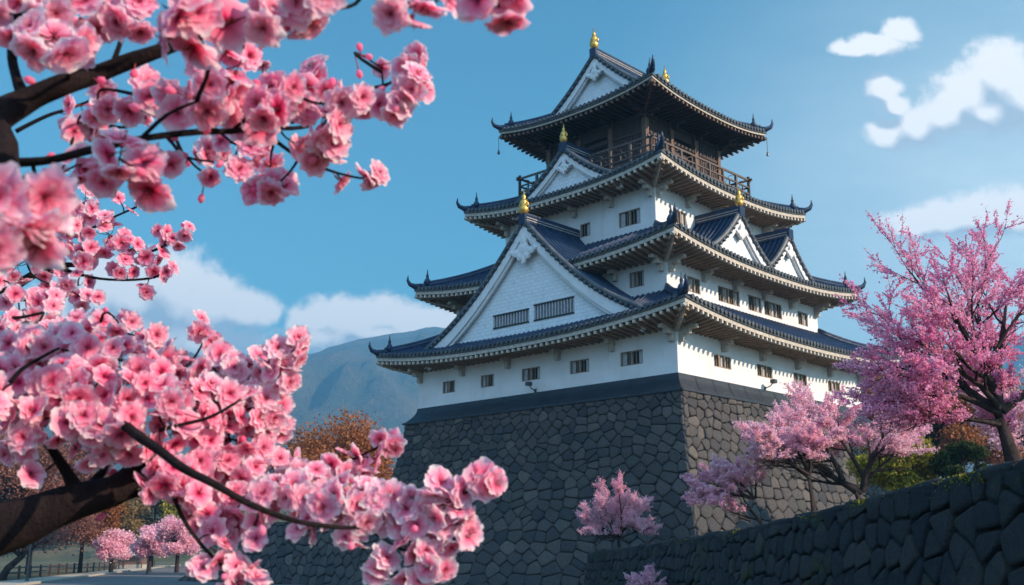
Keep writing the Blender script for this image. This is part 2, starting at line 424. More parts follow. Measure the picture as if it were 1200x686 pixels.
keep = kframe('castle_keep'); tag(keep, 'white four tiered Japanese castle keep with dark tiled curved roofs and gold finials', 'castle')

# ---- flared black band under the first storey
mb = MB()
for k in range(4):
    T, L = side(k, 0, 0, 18.7, 18.7)
    def sk(i, j):
        t = j/6; o = .03+.62*(1-t)**2.0; z = 9.22+(Z_BASE-9.22+.02)*t
        return T(-o+(18.7+2*o)*i/40, -o, z)
    mb.grid(sk, 41, 7)
    mb.box(-.66, -.66, 9.16, 18.7+.66, -.56, 9.26, T)
    for i in range(1, 13):          # vertical battens of the boarding
        a = 18.7*i/13
        for j in range(6):
            t0, t1 = j/6, (j+1)/6; o0, o1 = .05+.62*(1-t0)**2, .05+.62*(1-t1)**2; z0, z1 = 9.22+.9*t0, 9.22+.9*t1
            aa0 = -o0+(18.7+2*o0)*i/13; aa1 = -o1+(18.7+2*o1)*i/13
            vs = [T(aa0-.025, -o0-.01, z0), T(aa0+.025, -o0-.01, z0), T(aa1+.025, -o1-.01, z1), T(aa1-.025, -o1-.01, z1)]
            mb.add(vs, [(0, 1, 2, 3)])
mb.build('base_band', M['board'], keep, label='flared black boarded band along the foot of the white wall')

# ---- walls with real openings
def wall_face(mb, T, L, z0, z1, holes, depth=.22):
    xs = sorted({0, L} | {x for h in holes for x in (h[0], h[1])}); zs = sorted({z0, z1} | {z for h in holes for z in (h[2], h[3])})
    for i in range(len(xs)-1):
        for j in range(len(zs)-1):
            mx, mz = (xs[i]+xs[i+1])/2, (zs[j]+zs[j+1])/2
            if any(h[0] < mx < h[1] and h[2] < mz < h[3] for h in holes): continue
            mb.add([T(xs[i], 0, zs[j]), T(xs[i+1], 0, zs[j]), T(xs[i+1], 0, zs[j+1]), T(xs[i], 0, zs[j+1])], [(0, 1, 2, 3)])
    for a, b, c, d in holes:
        mb.add([T(a, 0, c), T(b, 0, c), T(b, 0, d), T(a, 0, d), T(a, depth, c), T(b, depth, c), T(b, depth, d), T(a, depth, d)],
               [(0, 1, 5, 4), (1, 2, 6, 5), (2, 3, 7, 6), (3, 0, 4, 7)])
def window(T, h, shut=True, n=2, bars=True, parent=None, name='window'):
    a, b, c, d = h; fr = MB(); pn = MB(); bk = MB(); tk = .055
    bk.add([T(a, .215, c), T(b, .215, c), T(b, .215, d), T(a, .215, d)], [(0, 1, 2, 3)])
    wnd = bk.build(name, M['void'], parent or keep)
    for q in ((a, b, c, c+tk), (a, b, d-tk, d), (a, a+tk, c+tk, d-tk), (b-tk, b, c+tk, d-tk)): fr.box(q[0]+.002, .03, q[2]+.002, q[1]-.002, .13, q[3]-.002, T)
    for i in range(1, n):
        x = a+(b-a)*i/n; fr.box(x-.06, .02, c+tk, x+.06, .125, d-tk, T)
    for i in range(n):
        x0 = a+(b-a)*i/n+.07; x1 = a+(b-a)*(i+1)/n-.07; xm = x0+(x1-x0)*(.52 if i % 2 else .42); q = (xm+x1)/2 if i % 2 == 0 else (x0+xm)/2
        fr.box(q-.018, .09, c+tk-.01, q+.018, .115, d-tk+.01, T)
    fr.build('window_frame', M['frame'], wnd)
    if shut:      # a grey sliding panel half closes each light, a thin bar in the open half
        for i in range(n):
            x0 = a+(b-a)*i/n+.07; x1 = a+(b-a)*(i+1)/n-.07; xm = x0+(x1-x0)*(.52 if i % 2 else .42)
            pn = MB(); pn.box(x0 if i % 2 == 0 else xm, .12, c+tk, xm if i % 2 == 0 else x1, .16, d-tk, T)
            pn.build('window_panel', M['shutter'], wnd)
    return wnd
def storey(lo, hi, z0, z1, wins, name='wall', mat='plaster'):
    mb = MB()
    for k in range(4):
        T, L = side(k, lo, lo, hi, hi); hs = [h[:4] for h in wins.get(k, [])]
        wall_face(mb, T, L, z0, z1, hs)
    for k, hs in wins.items():
        T, L = side(k, lo, lo, hi, hi)
        for h in hs: window(T, h[:4], n=h[4])
    return mb.build(name, M[mat], keep)
def wz(c, w, z0, z1, n=2): return (c-w/2, c+w/2, z0, z1, n)
storey(0, 18.7, Z_BASE, 13.3, {
    0: [wz(16.04, 1.05, 10.8, 11.5), wz(12.88, 1.05, 10.8, 11.5), wz(9.56, 1.35, 10.8, 11.5), wz(6.13, 1.3, 10.8, 11.5), wz(2.76, 1.4, 10.8, 11.52)],
    1: [wz(3.85, 1.55, 10.8, 11.45, 3), wz(7.85, 1.5, 10.8, 11.45, 3), wz(11.55, 1.45, 10.8, 11.45, 3), wz(15.4, 1.4, 10.8, 11.45, 3)]})
o2 = CU-H2
storey(CU-H2, CU+H2, 14.0, 17.4, {
    0: [wz(3.54-o2, .95, 15.2, 16.05), wz(15.1-o2, .95, 15.2, 16.05)],
    1: [wz(3.87-o2, 1.45, 14.98, 15.82, 3), wz(7.33-o2, 2.1, 14.95, 15.82, 4), wz(9.95-o2, 1.4, 14.95, 15.85, 2), wz(11.9-o2, 1.95, 14.95, 15.82, 3), wz(15.3-o2, 1.15, 14.98, 15.8, 2)]})
o3 = CU-H3
storey(CU-H3, CU+H3, 18.0, 22.2, {
    0: [wz(8.65-o3, .75, 19.45, 20.25, 1), wz(5.45-o3, 1.5, 19.4, 20.3, 2), wz(12.2-o3, .75, 19.45, 20.25, 1)],
    1: [wz(6.04-o3, .95, 19.6, 20.4, 2), wz(12.6-o3, .95, 19.6, 20.4, 2)]})

# ---- curved tiled roofs
def rib(mb, pts, r=.085, n=5, endcap=True, mi=0):
    """half-round tile roll along pts, with a round end tile at the eave"""
    pts = [Vector(p) for p in pts]
    if len(pts) < 2: return
    mb.tube(pts, r, 6, cap=True, mi=mi)
def skirt_roof(lo, hi, I, ze, zfun, upt, spacing=.34, name='roof', dark_under=False, fascia=.20):
    """hipped roof round a square eave; I = inward depth; zfun(d) height above eave"""
    L = hi-lo
    def up(a, d):
        dist = max(0, min(a-d, L-d-a)); c = max(0.0, 1-dist/(L*.5-d*.3))
        return upt*(c**2.4)*max(0, 1-d/(I*1.15))**1.3
    def Z(a, d): return ze+zfun(max(d, 0))+up(a, d)
    surf = MB(); roll = MB(); ends = MB(); trim = MB(); sof = MB(); raf = MB(); rend = MB()
    for k in range(4):
        T, _ = side(k, lo, lo, hi, hi)
        nu, nv = 61, 11
        def P(i, j):
            d = I*j/(nv-1); a = d+(L-2*d)*i/(nu-1); return T(a, d, Z(a, d))
        surf.grid(P, nu, nv)
        n = int(L/spacing)
        for i in range(n+1):
            a = spacing*.5+(L-spacing)*i/n
            dm = min(I, a, L-a)-.05
            if dm < .15: continue
            m_ = max(2, int(dm/.45)+1)
            rib(roll, [T(a, -.03+(dm+.03)*j/m_, Z(a, (dm)*j/m_)+.045) for j in range(m_+1)], .088)
            z = Z(a, 0)    # round end tile
            c = Vector(T(a, -.05, z+.04)); q = Vector(T(a, -.11, z+.04))
            ends.tube([c, q], .115, 10)
        # fascia, soffit and rafters
        ns = 60
        pv = []
        for i in range(ns+1):
            a = L*i/ns; z = Z(a, 0)
            pv.append((a, z))
        for lay, (d0, zt, zb, m2) in enumerate([(-.02, -.012, -.13, ends), (.05, -.135, -.135-fascia, trim)]):
            vs = []; fs = []
            for a, z in pv:
                a0 = min(max(a, d0), L-d0)
                a1 = min(max(a, d0+.10), L-d0-.10)
                vs += [T(a0, d0, z+zt), T(a0, d0, z+zb), T(a1, d0+.10, z+zb), T(a1, d0+.1, z+zt)]
            for i in range(ns): fs += [(4*i+q, 4*i+4+q, 4*i+4+(q+1) % 4, 4*i+(q+1) % 4) for q in range(4)]
            m2.add(vs, fs)
        # soffit boards rise gently to the wall
        ov = OVER
        def S(i, j):
            d = .08+(ov+.1)*j/4; a = d+(L-2*d)*i/60; return T(a, d, Z(L*i/60, 0)-.36+(.10-.9*(Z(L*i/60, 0)-ze))*j/4)
        sof.grid(S, 61, 5)
        nr = int(L/.40)
        for i in range(nr+1):
            a = .2+(L-.4)*i/nr; dm = min(ov+.05, min(a, L-a)+.3)
            z = Z(a, 0)-.40; dz = (.08-.9*(Z(a, 0)-ze))*(dm/(ov+.1))
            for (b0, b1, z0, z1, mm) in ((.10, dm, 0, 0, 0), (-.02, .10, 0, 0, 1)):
                f0_ = b0/(dm); f1_ = b1/dm
                hh = .075
                vs = []
                for dd, ff in ((b0, f0_), (b1, f1_)):
                    zz = z+dz*ff
                    for sx, sz in ((-1, -1), (1, -1), (1, 1), (-1, 1)): vs.append(T(a+sx*.06, dd, zz-.06+sz*hh))
                raf.add(vs, [(0, 1, 2, 3), (4, 7, 6, 5), (0, 4, 5, 1), (1, 5, 6, 2), (2, 6, 7, 3), (3, 7, 4, 0)], mm)
    r_ = surf.build(name, M['tile'], keep, smooth=True)
    roll.build('tile_rolls', M['tile'], r_, smooth=True)
    ends.build('eave_tiles', M['tile_edge'], r_)
    trim.build('eave_trim', M['trim'], r_)
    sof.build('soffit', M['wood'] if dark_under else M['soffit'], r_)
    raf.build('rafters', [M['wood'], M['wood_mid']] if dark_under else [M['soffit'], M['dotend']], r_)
    # hip ridges with upswept ends
    for (su, sv) in ((0, 0), (0, 1), (1, 0), (1, 1)):
        def pt(d, dz=0):
            a = d; z = Z(a, max(d, 0)) if d >= 0 else Z(0, 0)
            u = lo+d if su == 0 else hi-d; v = lo+d if sv == 0 else hi-d
            return (u, v, z+dz)
        hb = MB(); m_ = 10
        pts = [pt(I*j/m_, .12) for j in range(m_, -1, -1)]
        rad = [.17]*len(pts)
        hb.tube(pts, rad, 8)
        hb.tube([pt(I*j/m_, .30) for j in range(m_, 0, -1)], [.11]*m_, 8)
        e = Vector(pt(0)); out = Vector(((-1 if su == 0 else 1), (-1 if sv == 0 else 1), 0)).normalized()
        hb.tube([e-out*.5+Vector((0, 0, .20)), e-out*.02+Vector((0, 0, .16)), e+out*.28+Vector((0, 0, .30)), e+out*.42+Vector((0, 0, .55)), e+out*.40+Vector((0, 0, .86))], [.17, .18, .13, .085, .015], 8)
        # ridge-end tile with its horn, a little way up the hip
        q = Vector(pt(.55, .1)); hb.lathe(q, [(.20, 0), (.23, .22), (.17, .38), (.08, .5), (.10, .6), (.05, .75), (.012, 1.05)], 8)
        hb.build('hip_ridge', M['tile'], r_, smooth=True)
        # hip rafter under the corner
        hr = MB(); a0 = e+out*-.05+Vector((0, 0, -.45)); a1 = Vector(pt(OVER+.1)); a1.z = ze-.40
        hr.tube([a0, a0.lerp(a1, .35)-Vector((0, 0, .08)), a1], [.12, .14, .15], 4)
        hr.build('hip_rafter', M['wood_mid'] if dark_under else M['trim'], r_)
    return r_, Z
OVER = 1.82
roof1, _ = skirt_roof(CU-H1-1.82, CU+H1+1.82, 1.82+H1-H2, 13.0+.33-.72, lambda d: .40*d+.055*d*d, .72)
OVER = 1.9
roof2, _ = skirt_roof(CU-H2-1.9, CU+H2+1.9, 1.9+H2-H3, 17.1+.33-.72, lambda d: .36*d+.05*d*d, .72)
OVER = 1.84
roof3, _ = skirt_roof(CU-H3-1.84, CU+H3+1.84, 1.84+H3-4.3, 22.1+.33-.68, lambda d: .34*d+.05*d*d, .68)
# wind bells under two corner tips are added with the top roof
OVER = 2.27
TZ = 27.5+.33-.55; TOPZ = lambda d: .40*d+.055*d*d
roof4, _ = skirt_roof(CU-H4-2.27, CU+H4+2.27, 2.6, TZ, TOPZ, .55, dark_under=True, fascia=.12)

def prof_tri(x, hw, zf, za, c=.45):
    t = max(-.2, 1-abs(x)/hw); return zf+(za-zf)*((1-c)*t+c*t*abs(t))
def gable(T, hw, zf, za, front, back, prof, parent, wall_in=.35, foot=.55, two=False, board=.42, spacing=.34, orn=1.0, finial=True, lattice=None, rolls=True):
    """T(x,y,z): x along the facade from the gable centre, y inward; front/back: y range of the roof"""
    r = MB(); rl = MB(); W_ = hw+foot
    for s in (-1, 1):
        nx = 16; ny = max(2, int((back-front)/1.0)+1)
        r.grid(lambda i, j: T(s*W_*i/nx, front+(back-front)*j/ny, prof(W_*i/nx)+.10), nx+1, ny+1)
        r.grid(lambda i, j: T(s*W_*i/nx, front+(back-front)*j/ny, prof(W_*i/nx)-.06), nx+1, ny+1)
        r.grid(lambda i, j: T(s*W_*i/nx, front, prof(W_*i/nx)-.06+.16*j), nx+1, 2)
        n = int((back-front)/spacing)
        for i in range(n+1):
            y = front+.12+(back-front-.2)*i/max(1, n)
            rl.tube([T(s*(.1+(W_-.1)*j/9), y, prof(.1+(W_-.1)*j/9)+.15) for j in range(10)], .09, 6)
    g = r.build('gable_roof', M['tile'], parent, smooth=False)
    rl.build('tile_rolls', M['tile'], g, smooth=True)
    # edge rolls and round end tiles down the front verge
    vg = MB()
    for s in (-1, 1):
        vg.tube([T(s*(.05+(W_-.02)*j/14), front+.06, prof(.05+(W_-.02)*j/14)+.20) for j in range(15)], .15, 8)
        L_ = math.hypot(hw, za-zf); n = int(L_/.36)
        for i in range(n):
            x = W_*(i+.5)/n; z = prof(x)+.03
            vg.tube([T(s*x, front+.02, z), T(s*x, front-.10, z)], .10, 8)
        e = s*W_
        vg.tube([T(e-s*.1, front+.1, prof(W_)+.16), T(e+s*.18, front+.06, prof(W_)+.22), T(e+s*.30, front+.04, prof(W_)+.42)], [.17, .14, .03], 8)
    vg.build('verge_tiles', M['tile_edge'] , g, smooth=True)
    # ridge
    rg = MB(); rg.box(-.17, front-.05, za+.06, .17, back, za+.42, T); rg.tube([T(0, front-.02, za+.47), T(0, back, za+.47)], .17, 8)
    rg.box(-.24, front-.12, za-.1, .24, front+.02, za+.5, T)
    rg.build('ridge', M['tile'], g)
    rt = MB()
    for zz in (.16, .30): rt.box(-.19, front-.05, za+zz, .19, back, za+zz+.035, T)
    rt.build('ridge_trim', M['trim'], g)
    # white bargeboards
    for s in (-1, 1):
        bb = MB(); nx = 18; vs = []; fs = []
        for i in range(nx+1):
            x = (W_-.12)*i/nx; zt = prof(x)-.065; wd = board*(1+.35*(i/nx)**2)
            for y, z in ((front+.03, zt), (front+.03, zt-wd), (front+.16, zt-wd), (front+.16, zt)): vs.append(T(s*x, y, z))
        for i in range(nx): fs += [(4*i+q, 4*i+4+q, 4*i+4+(q+1) % 4, 4*i+(q+1) % 4) for q in range(4)]
        fs += [(0, 1, 2, 3), tuple(4*nx+q for q in range(4))]
        bb.add(vs, fs)
        vs = []; fs = []       # narrower inner moulding
        for i in range(nx+1):
            x = (W_-.3)*i/nx; zt = prof(x)-.065-board*(1+.35*(i/nx)**2); 
            for y, z in ((front+.14, zt), (front+.14, zt-board*.35), (front+.28, zt-board*.35), (front+.28, zt)): vs.append(T(s*x, y, z))
        for i in range(nx): fs += [(4*i+q, 4*i+4+q, 4*i+4+(q+1) % 4, 4*i+(q+1) % 4) for q in range(4)]
        bb.add(vs, fs)
        # scrolled foot
        xx = W_-.5; 
        bb.tube([T(s*(xx-.75*orn), front+.0, prof(xx-.75*orn)-.32-board), T(s*(xx-.3*orn), front+.0, prof(xx)-.22-board*.6), T(s*xx, front+.02, prof(xx)-.25-board*.4)], [.05, .15*orn, .12*orn], 8)
        bb.build('bargeboard', M['plaster'], g)
    # face
    fc = MB(); y = front+wall_in; n = 14
    zb = zf-.25
    hs = lattice or []
    xs = sorted({-hw+2*hw*i/28 for i in range(29)} | {v for h in hs for v in h[:2]})
    for i in range(len(xs)-1):
        xm = (xs[i]+xs[i+1])/2; h = next((h for h in hs if h[0] < xm < h[1]), None)
        ta, tb = max(prof(abs(xs[i]))-.1, zb), max(prof(abs(xs[i+1]))-.1, zb)
        if h:
            fc.add([T(xs[i], y, zb), T(xs[i+1], y, zb), T(xs[i+1], y, h[2]), T(xs[i], y, h[2])], [(0, 1, 2, 3)])
            fc.add([T(xs[i], y, h[3]), T(xs[i+1], y, h[3]), T(xs[i+1], y, tb), T(xs[i], y, ta)], [(0, 1, 2, 3)])
        else:
            fc.add([T(xs[i], y, zb), T(xs[i+1], y, zb), T(xs[i+1], y, tb), T(xs[i], y, ta)], [(0, 1, 2, 3)])
    fc.build('gable_face', M['gableface'], g)
    for h in hs:
        T2 = lambda a, d, z: T(a, y+d, z)
        w_ = MB(); w_.add([T2(h[0], .25, h[2]), T2(h[1], .25, h[2]), T2(h[1], .25, h[3]), T2(h[0], .25, h[3])], [(0, 1, 2, 3)])
        for q in ((h[0]-.06, h[1]+.06, h[2]-.08, h[2]), (h[0]-.06, h[1]+.06, h[3], h[3]+.08)): w_.box(q[0], -.05, q[2], q[1], .2, q[3], T2)
        nb = int((h[1]-h[0])/.21)
        for i in range(nb+1):
            xx = h[0]+(h[1]-h[0])*i/nb; w_.box(xx-.05, -.01, h[2], xx+.05, .1, h[3], T2, mi=1)
        w_.build('lattice_window', [M['void'], M['shutter']], g)
    # hanging carved ornament under the peak
    og = MB(); k = orn; zo = za-.065-board-.05
    def blob(cx_, cz_, rx, rz):
        vs = [T(cx_+rx*math.cos(t*math.pi/6), y0, cz_+rz*math.sin(t*math.pi/6)) for y0 in (front-.04, front+.12) for t in range(12)]
        vs += [T(cx_, front-.09, cz_)]
        og.add(vs, [(i, (i+1) % 12, 12+(i+1) % 12, 12+i) for i in range(12)]+[(i, (i+1) % 12, 24) for i in range(12)])
    for q in ((0, -.25, .2, .3), (0, -.62, .30, .26), (-.42, -.78, .24, .17), (.42, -.78, .24, .17), (-.2, -.98, .18, .16), (.2, -.98, .18, .16), (0, -1.1, .13, .24), (-.68, -.72, .14, .1), (.68, -.72, .14, .1)):
        blob(q[0]*k, zo+q[1]*k, q[2]*k, q[3]*k)
    og.build('gable_ornament', M['plaster'], g)
    if finial: gold(T(0, front+.06, za+.60), orn*(.8 if orn > 1 else 1.15), g)
    return g
def gold(p, k, parent):
    m_ = MB(); m_.lathe(p, [(.20*k, -.12), (.22*k, 0), (.30*k, .12*k), (.26*k, .34*k), (.16*k, .42*k), (.24*k, .55*k), (.17*k, .72*k), (.09*k, .8*k), (.13*k, .92*k), (.06*k, 1.02*k), (.02*k, 1.35*k)], 10)
    for s in (-1, 1): m_.tube([(p[0], p[1]+s*.15*k, p[2]+.2*k), (p[0], p[1]+s*.32*k, p[2]+.42*k), (p[0], p[1]+s*.22*k, p[2]+.75*k)], [.07*k, .06*k, .01], 6)
    m_.build('gold_finial', M['gold'], parent, smooth=True)

# large gable on the lowest roof, facing the shaded side
T_L = lambda c, u0: (lambda x, y, z: (u0+y, c+x, z))
T_Rr = lambda c, v0: (lambda x, y, z: (c+x, v0+y, z))
pg = lambda x: prof_tri(x, 7.2, 13.45, 19.35, .42)
gable(T_L(9.2, -.95), 7.2, 13.45, 19.35, 0, 4.9, pg, keep, wall_in=.42, foot=.9, board=.55, orn=1.25,
      lattice=[(.02, 2.63, 13.92, 14.55), (-3.19, -.45, 13.92, 14.68)])
# gable on the third roof
pg3 = lambda x: prof_tri(x, 3.7, 22.0, 24.5, .40)
gable(T_L(9.2, 2.45), 3.7, 22.0, 24.5, 0, 2.6, pg3, keep, wall_in=.3, foot=.6, board=.36, orn=.72)
# twin gables on the sunlit side of the second roof
pg2 = lambda x: prof_tri(x, 2.95, 17.3, 19.85, .38)
gable(T_Rr(7.55, .75), 2.95, 17.3, 19.85, 0, 3.3, pg2, keep, wall_in=.3, foot=.45, board=.36, orn=.7)
pg2b = lambda x: prof_tri(x, 2.4, 17.35, 19.7, .38)
gable(T_Rr(12.75, .75), 2.4, 17.35, 19.7, 0, 3.3, pg2b, keep, wall_in=.3, foot=.45, board=.34, orn=.62, finial=False)
# top roof: gable ends facing left and right of the ridge
DH = H4+2.27
ptop = lambda x: TZ+TOPZ(DH-abs(x))
for T in ((lambda x, y, z: (5.6+y, CV+x, z)), (lambda x, y, z: (2*CU-5.6-y, CV-x, z))):
    gable(T, DH-2.6, TZ+TOPZ(2.6), TZ+TOPZ(DH), 0, CU-5.6+.001, ptop, keep, wall_in=.4, foot=.35, board=.42, orn=.85)

# ---- top storey: dark timber room with balcony
lo, hi = CU-H4, CU+H4
mb = MB(); bt = MB()
def corner_post(T, a):
    po = MB(); po.box(a-.15, -.15, 23.4, a+.15, .15, 27.2, T); po.build('post', M['wood_mid'], keep)
for k in range(4):
    T, L = side(k, lo, lo, hi, hi)
    wall_face(mb, T, L, 23.4, 28.2, [(L*.5-.9, L*.5+.9, 24.2, 26.1)] if k < 2 else [], .3)
    if k < 2: mb.add([T(L*.5-.9, .3, 24.2), T(L*.5+.9, .3, 24.2), T(L*.5+.9, .3, 26.1), T(L*.5-.9, .3, 26.1)], [(0, 1, 2, 3)])
    for i in range(1, 31):
        a = L*i/31
        if abs(a-L/2) < .95 and k < 2: continue
        bt.box(a-.035, -.045, 23.6, a+.035, .0, 26.6, T)
    for zz in (24.0, 25.6, 26.6): bt.box(.14, -.09, zz, L-.14, -.046, zz+.16, T)
    for a in ([0, L/3, 2*L/3, L] if k < 2 else [0, L]): corner_post(T, a) if (a not in (0, L) or k in (0, 2)) else None
    # bracket clusters at the post heads
    for a in (0, L/3, 2*L/3, L):
        for j, (w_, o_) in enumerate(((.18, .55), (.24, 1.0), (.30, 1.45))):
            bt.box(a-w_/2, -o_, 26.45+.22*j, a+w_/2, -.16, 26.45+.22*j+.16, T)
mb.build('wall', M['wood'], keep, label='dark timber wall of the top storey'); bt.build('wall_battens', M['wood'], keep)
BB = 5.17; bl_, bh_ = CU-BB, CU+BB
mb = MB(); mb.box(bl_, bl_, 23.1, bh_, bh_, 23.38); 
deck = mb.build('balcony_deck', M['rail'], keep)
mb = MB(); mb.box(bl_+.25, bl_+.25, 22.78, bh_-.25, bh_-.25, 23.098)
for k in range(4):
    T, L = side(k, bl_, bl_, bh_, bh_)
    for i in range(18): a = .4+(L-.8)*i/17; mb.box(a-.08, -.12, 22.9, a+.08, .3, 23.06, T)
mb.build('balcony_beams', M['wood_mid'], deck)
for k in range(4):
    rl = MB(); T, L = side(k, bl_, bl_, bh_, bh_)
    for z0, z1, e in ((23.60, 23.69, 0), (24.02, 24.10, 0), (24.50, 24.62, .3)): rl.box(.13-e, .05, z0, L-.13+e, .14, z1, T)
    for i in range(8):
        a = .1+(L-.2)*i/7; rl.box(a-.07, .03, 23.38, a+.07, .16, 24.78 if i in (0, 7) else 24.5, T)
    for i in range(7):
        a = .1+(L-.2)*(i+.5)/7; rl.box(a-.035, .06, 23.69, a+.035, .13, 24.02, T)
        rl.tube([T(a-.5, .095, 23.72), T(a, .095, 24.3), T(a+.5, .095, 24.46)], .025, 5)
    rl.build('balcony_railing', M['rail'], keep)
# wooden brackets on white walls under the eaves
for (l_, h_, z, ov) in ((0, 18.7, 12.25, 1.0), (o2, CU+H2, 16.35, 1.0), (o3, CU+H3, 21.35, 1.0)):
    for k in range(2):
        T, L = side(k, l_, l_, h_, h_); n = {0: 5, 1: 5}[k] if L > 15 else 4
        for i in range(n+1):
            a = .25+(L-.5)*i/n; b_ = MB()
            b_.box(a-.12, -.28, z-.62, a+.12, -.002, z-.28, T); b_.box(a-.14, -.62, z-.28, a+.14, -.002, z-.05, T); b_.box(a-.13, -ov, z-.05, a+.13, -.002, z+.14, T)
            b_.build('eave_bracket', M['trim'], keep)
# bells hanging from the tips of the top roof
for (u, v) in ((CU-DH, CU+DH), (CU+DH, CU-DH), (CU-DH, CU-DH)):
    b_ = MB(); z = TZ+.55-.42; b_.tube([(u, v, z), (u, v, z-.95)], .018, 5); b_.lathe((u, v, z-1.2), [(.09, 0), (.075, .12), (.05, .22), (.02, .26)], 8)
    if (u, v) != (CU-DH, CU-DH): b_.build('wind_bell', M['metal'], keep)
# small flood lamps fixed just above the black band
for T, a in ((side(0, 0, 0, 18.7, 18.7)[0], 9.2), (side(1, 0, 0, 18.7, 18.7)[0], 7.75)):
    l_ = MB(); l_.tube([T(a, 0, 10.2), T(a, -.35, 10.3), T(a, -.5, 10.45)], .03, 6); l_.box(a-.14, -.68, 10.42, a+.14, -.42, 10.62, T); l_.box(a-.06, -.05, 10.12, a+.06, 0, 10.3, T)
    l_.build('flood_lamp', M['metal'], keep)

# ------------------------------------------------------------------ ground, road, hills, mountain
def mat_ground():
    m, t = new_mat('grass_and_earth'); v = obco(t); n = t.noise(v, .08, 6, .6); n2 = t.noise(v, 1.2, 6, .7)
    col = t.mix(t.smooth(n, .4, .6), (.055, .062, .022, 1), (.13, .10, .05, 1)); col = t.mix(t.smooth(n2, .4, .7), col, (.04, .045, .018, 1))
    return finish(m, t, col, .95, n2, .5, .1)
def mat_asphalt():
    m, t = new_mat('grey_asphalt'); v = obco(t); n = t.noise(v, .25, 5, .6); n2 = t.noise(v, 30, 3, .6)
    col = t.mix(t.smooth(n, .3, .7), (.085, .088, .095, 1), (.13, .13, .135, 1))
    return finish(m, t, col, .85, n2, .3, .01)
M['ground'] = mat_ground(); M['asphalt'] = mat_asphalt()
M['kerb'] = mat_simple('pale_kerb_concrete', (.42, .38, .32), (.33, .30, .26), 2, .85)
gm = MB(); gm.grid(lambda i, j: (-6000+300*i, -600+300*j, 0), 41, 23); struct(gm.build('ground', M['ground']))
def road_pt(t, s):   # t along, s across (0 = left kerb)
    c = Vector((-24, 48, 0)).lerp(Vector((-60, 190, 0)), t); n = Vector((.97, .245, 0)); return c+n*s+Vector((1, 0, 0))*(t*t*3)
rm = MB(); rm.grid(lambda i, j: tuple(road_pt(i/20, j*7.5)+Vector((0, 0, .006))), 21, 4); struct(rm.build('road', M['asphalt']))
kb = MB()
for i in range(40):
    a, b = road_pt(i/40, -.15), road_pt((i+1)/40, -.15); n = Vector((-.35, -.08, 0))
    kb.add([a, b, b+n, a+n, a+Vector((0, 0, .13)), b+Vector((0, 0, .13)), b+n+Vector((0, 0, .13)), a+n+Vector((0, 0, .13))], [(0, 1, 5, 4), (4, 5, 6, 7), (3, 7, 6, 2)])
struct(kb.build('kerb', M['kerb']))
pv = MB(); pv.grid(lambda i, j: tuple(road_pt(i/20, -.5-3.0*j)+Vector((0, 0, .010))), 21, 2); struct(pv.build('path', M['kerb']))

RIDGE = [(-900, 500), (-300, 470), (0, 446), (200, 430), (277, 425), (367, 419), (400, 408), (424, 399), (445, 394), (462, 390), (480, 390), (498, 384), (515, 380), (540, 388), (600, 402), (700, 425), (900, 432), (1050, 415), (1150, 402), (1250, 405), (1500, 440), (2000, 470)]
MY = 2600.0
def ridge_h(x):
    px = 600+1250*x/MY/1.03
    for (a, b), (c, d) in zip(RIDGE, RIDGE[1:]):
        if a <= px <= c:
            t = (px-a)/(c-a); y = b+(d-b)*t
            r = ray(px, y); return EYE+r.z/r.y*MY
    r = ray(px, 500); return EYE+r.z/r.y*MY
nx, ny = 260, 70; V_ = []
for i in range(nx):
    x = -3000+6500*i/(nx-1)
    hr = sum(ridge_h(x+k*25) for k in (-1, 0, 1))/3
    for j in range(ny):
        t = j/(ny-1); y = MY-1250+1900*t
        q = 1-abs((y-MY)/(1250 if y < MY else 800)); q = max(q, 0)
        s = q*q*(3-2*q)*.45+q*.55
        nn = noise.fractal(Vector((x/420, y/420, 3.1)), .9, 2.1, 6)
        rd = 1-abs(noise.noise(Vector((x/230+7+.5*noise.noise(Vector((x/300, y/300, 2))), y/700, .5))))*2+.5-abs(noise.noise(Vector((x/90, y/260, 4))))
        V_.append((x, y, hr*s*(1+.22*nn*(1-q))+(rd*60-34)*q*(1-q)*6.0+nn*14*(.3+(1-q))*q))
F_ = [(i*ny+j, (i+1)*ny+j, (i+1)*ny+j+1, i*ny+j+1) for i in range(nx-1) for j in range(ny-1)]
m, t = new_mat('mountain_forest'); v = obco(t); n = t.noise(v, .006, 8, .65); n2 = t.noise(v, .05, 5, .7)
col = t.mix(t.smooth(n, .4, .62), (.030, .045, .025, 1), (.085, .070, .042, 1)); col = t.mix(t.math('MULTIPLY', t.smooth(n2, .4, .7), .7), col, (.02, .032, .02, 1))
M['mountain'] = finish(m, t, col, .95, n2, 1.0, 12)
struct(np_mesh('mountain', V_, F_, M['mountain'], smooth=True))
# low wooded hill on the left
V_ = []; nx, ny = 60, 30
for i in range(nx):
    x = -330+520*i/(nx-1)
    for j in range(ny):
        y = 300+260*j/(ny-1); q = math.sin(math.pi*j/(ny-1)); e = max(0, 1-((x+110)/230)**2)
        V_.append((x, y, 19*q*e**.7*(1+.25*noise.noise(Vector((x/60, y/60, 0))))-.5))
F_ = [(i*ny+j, (i+1)*ny+j, (i+1)*ny+j+1, i*ny+j+1) for i in range(nx-1) for j in range(ny-1)]
struct(np_mesh('hill', V_, F_, M['ground'], smooth=True)); HILLV = V_

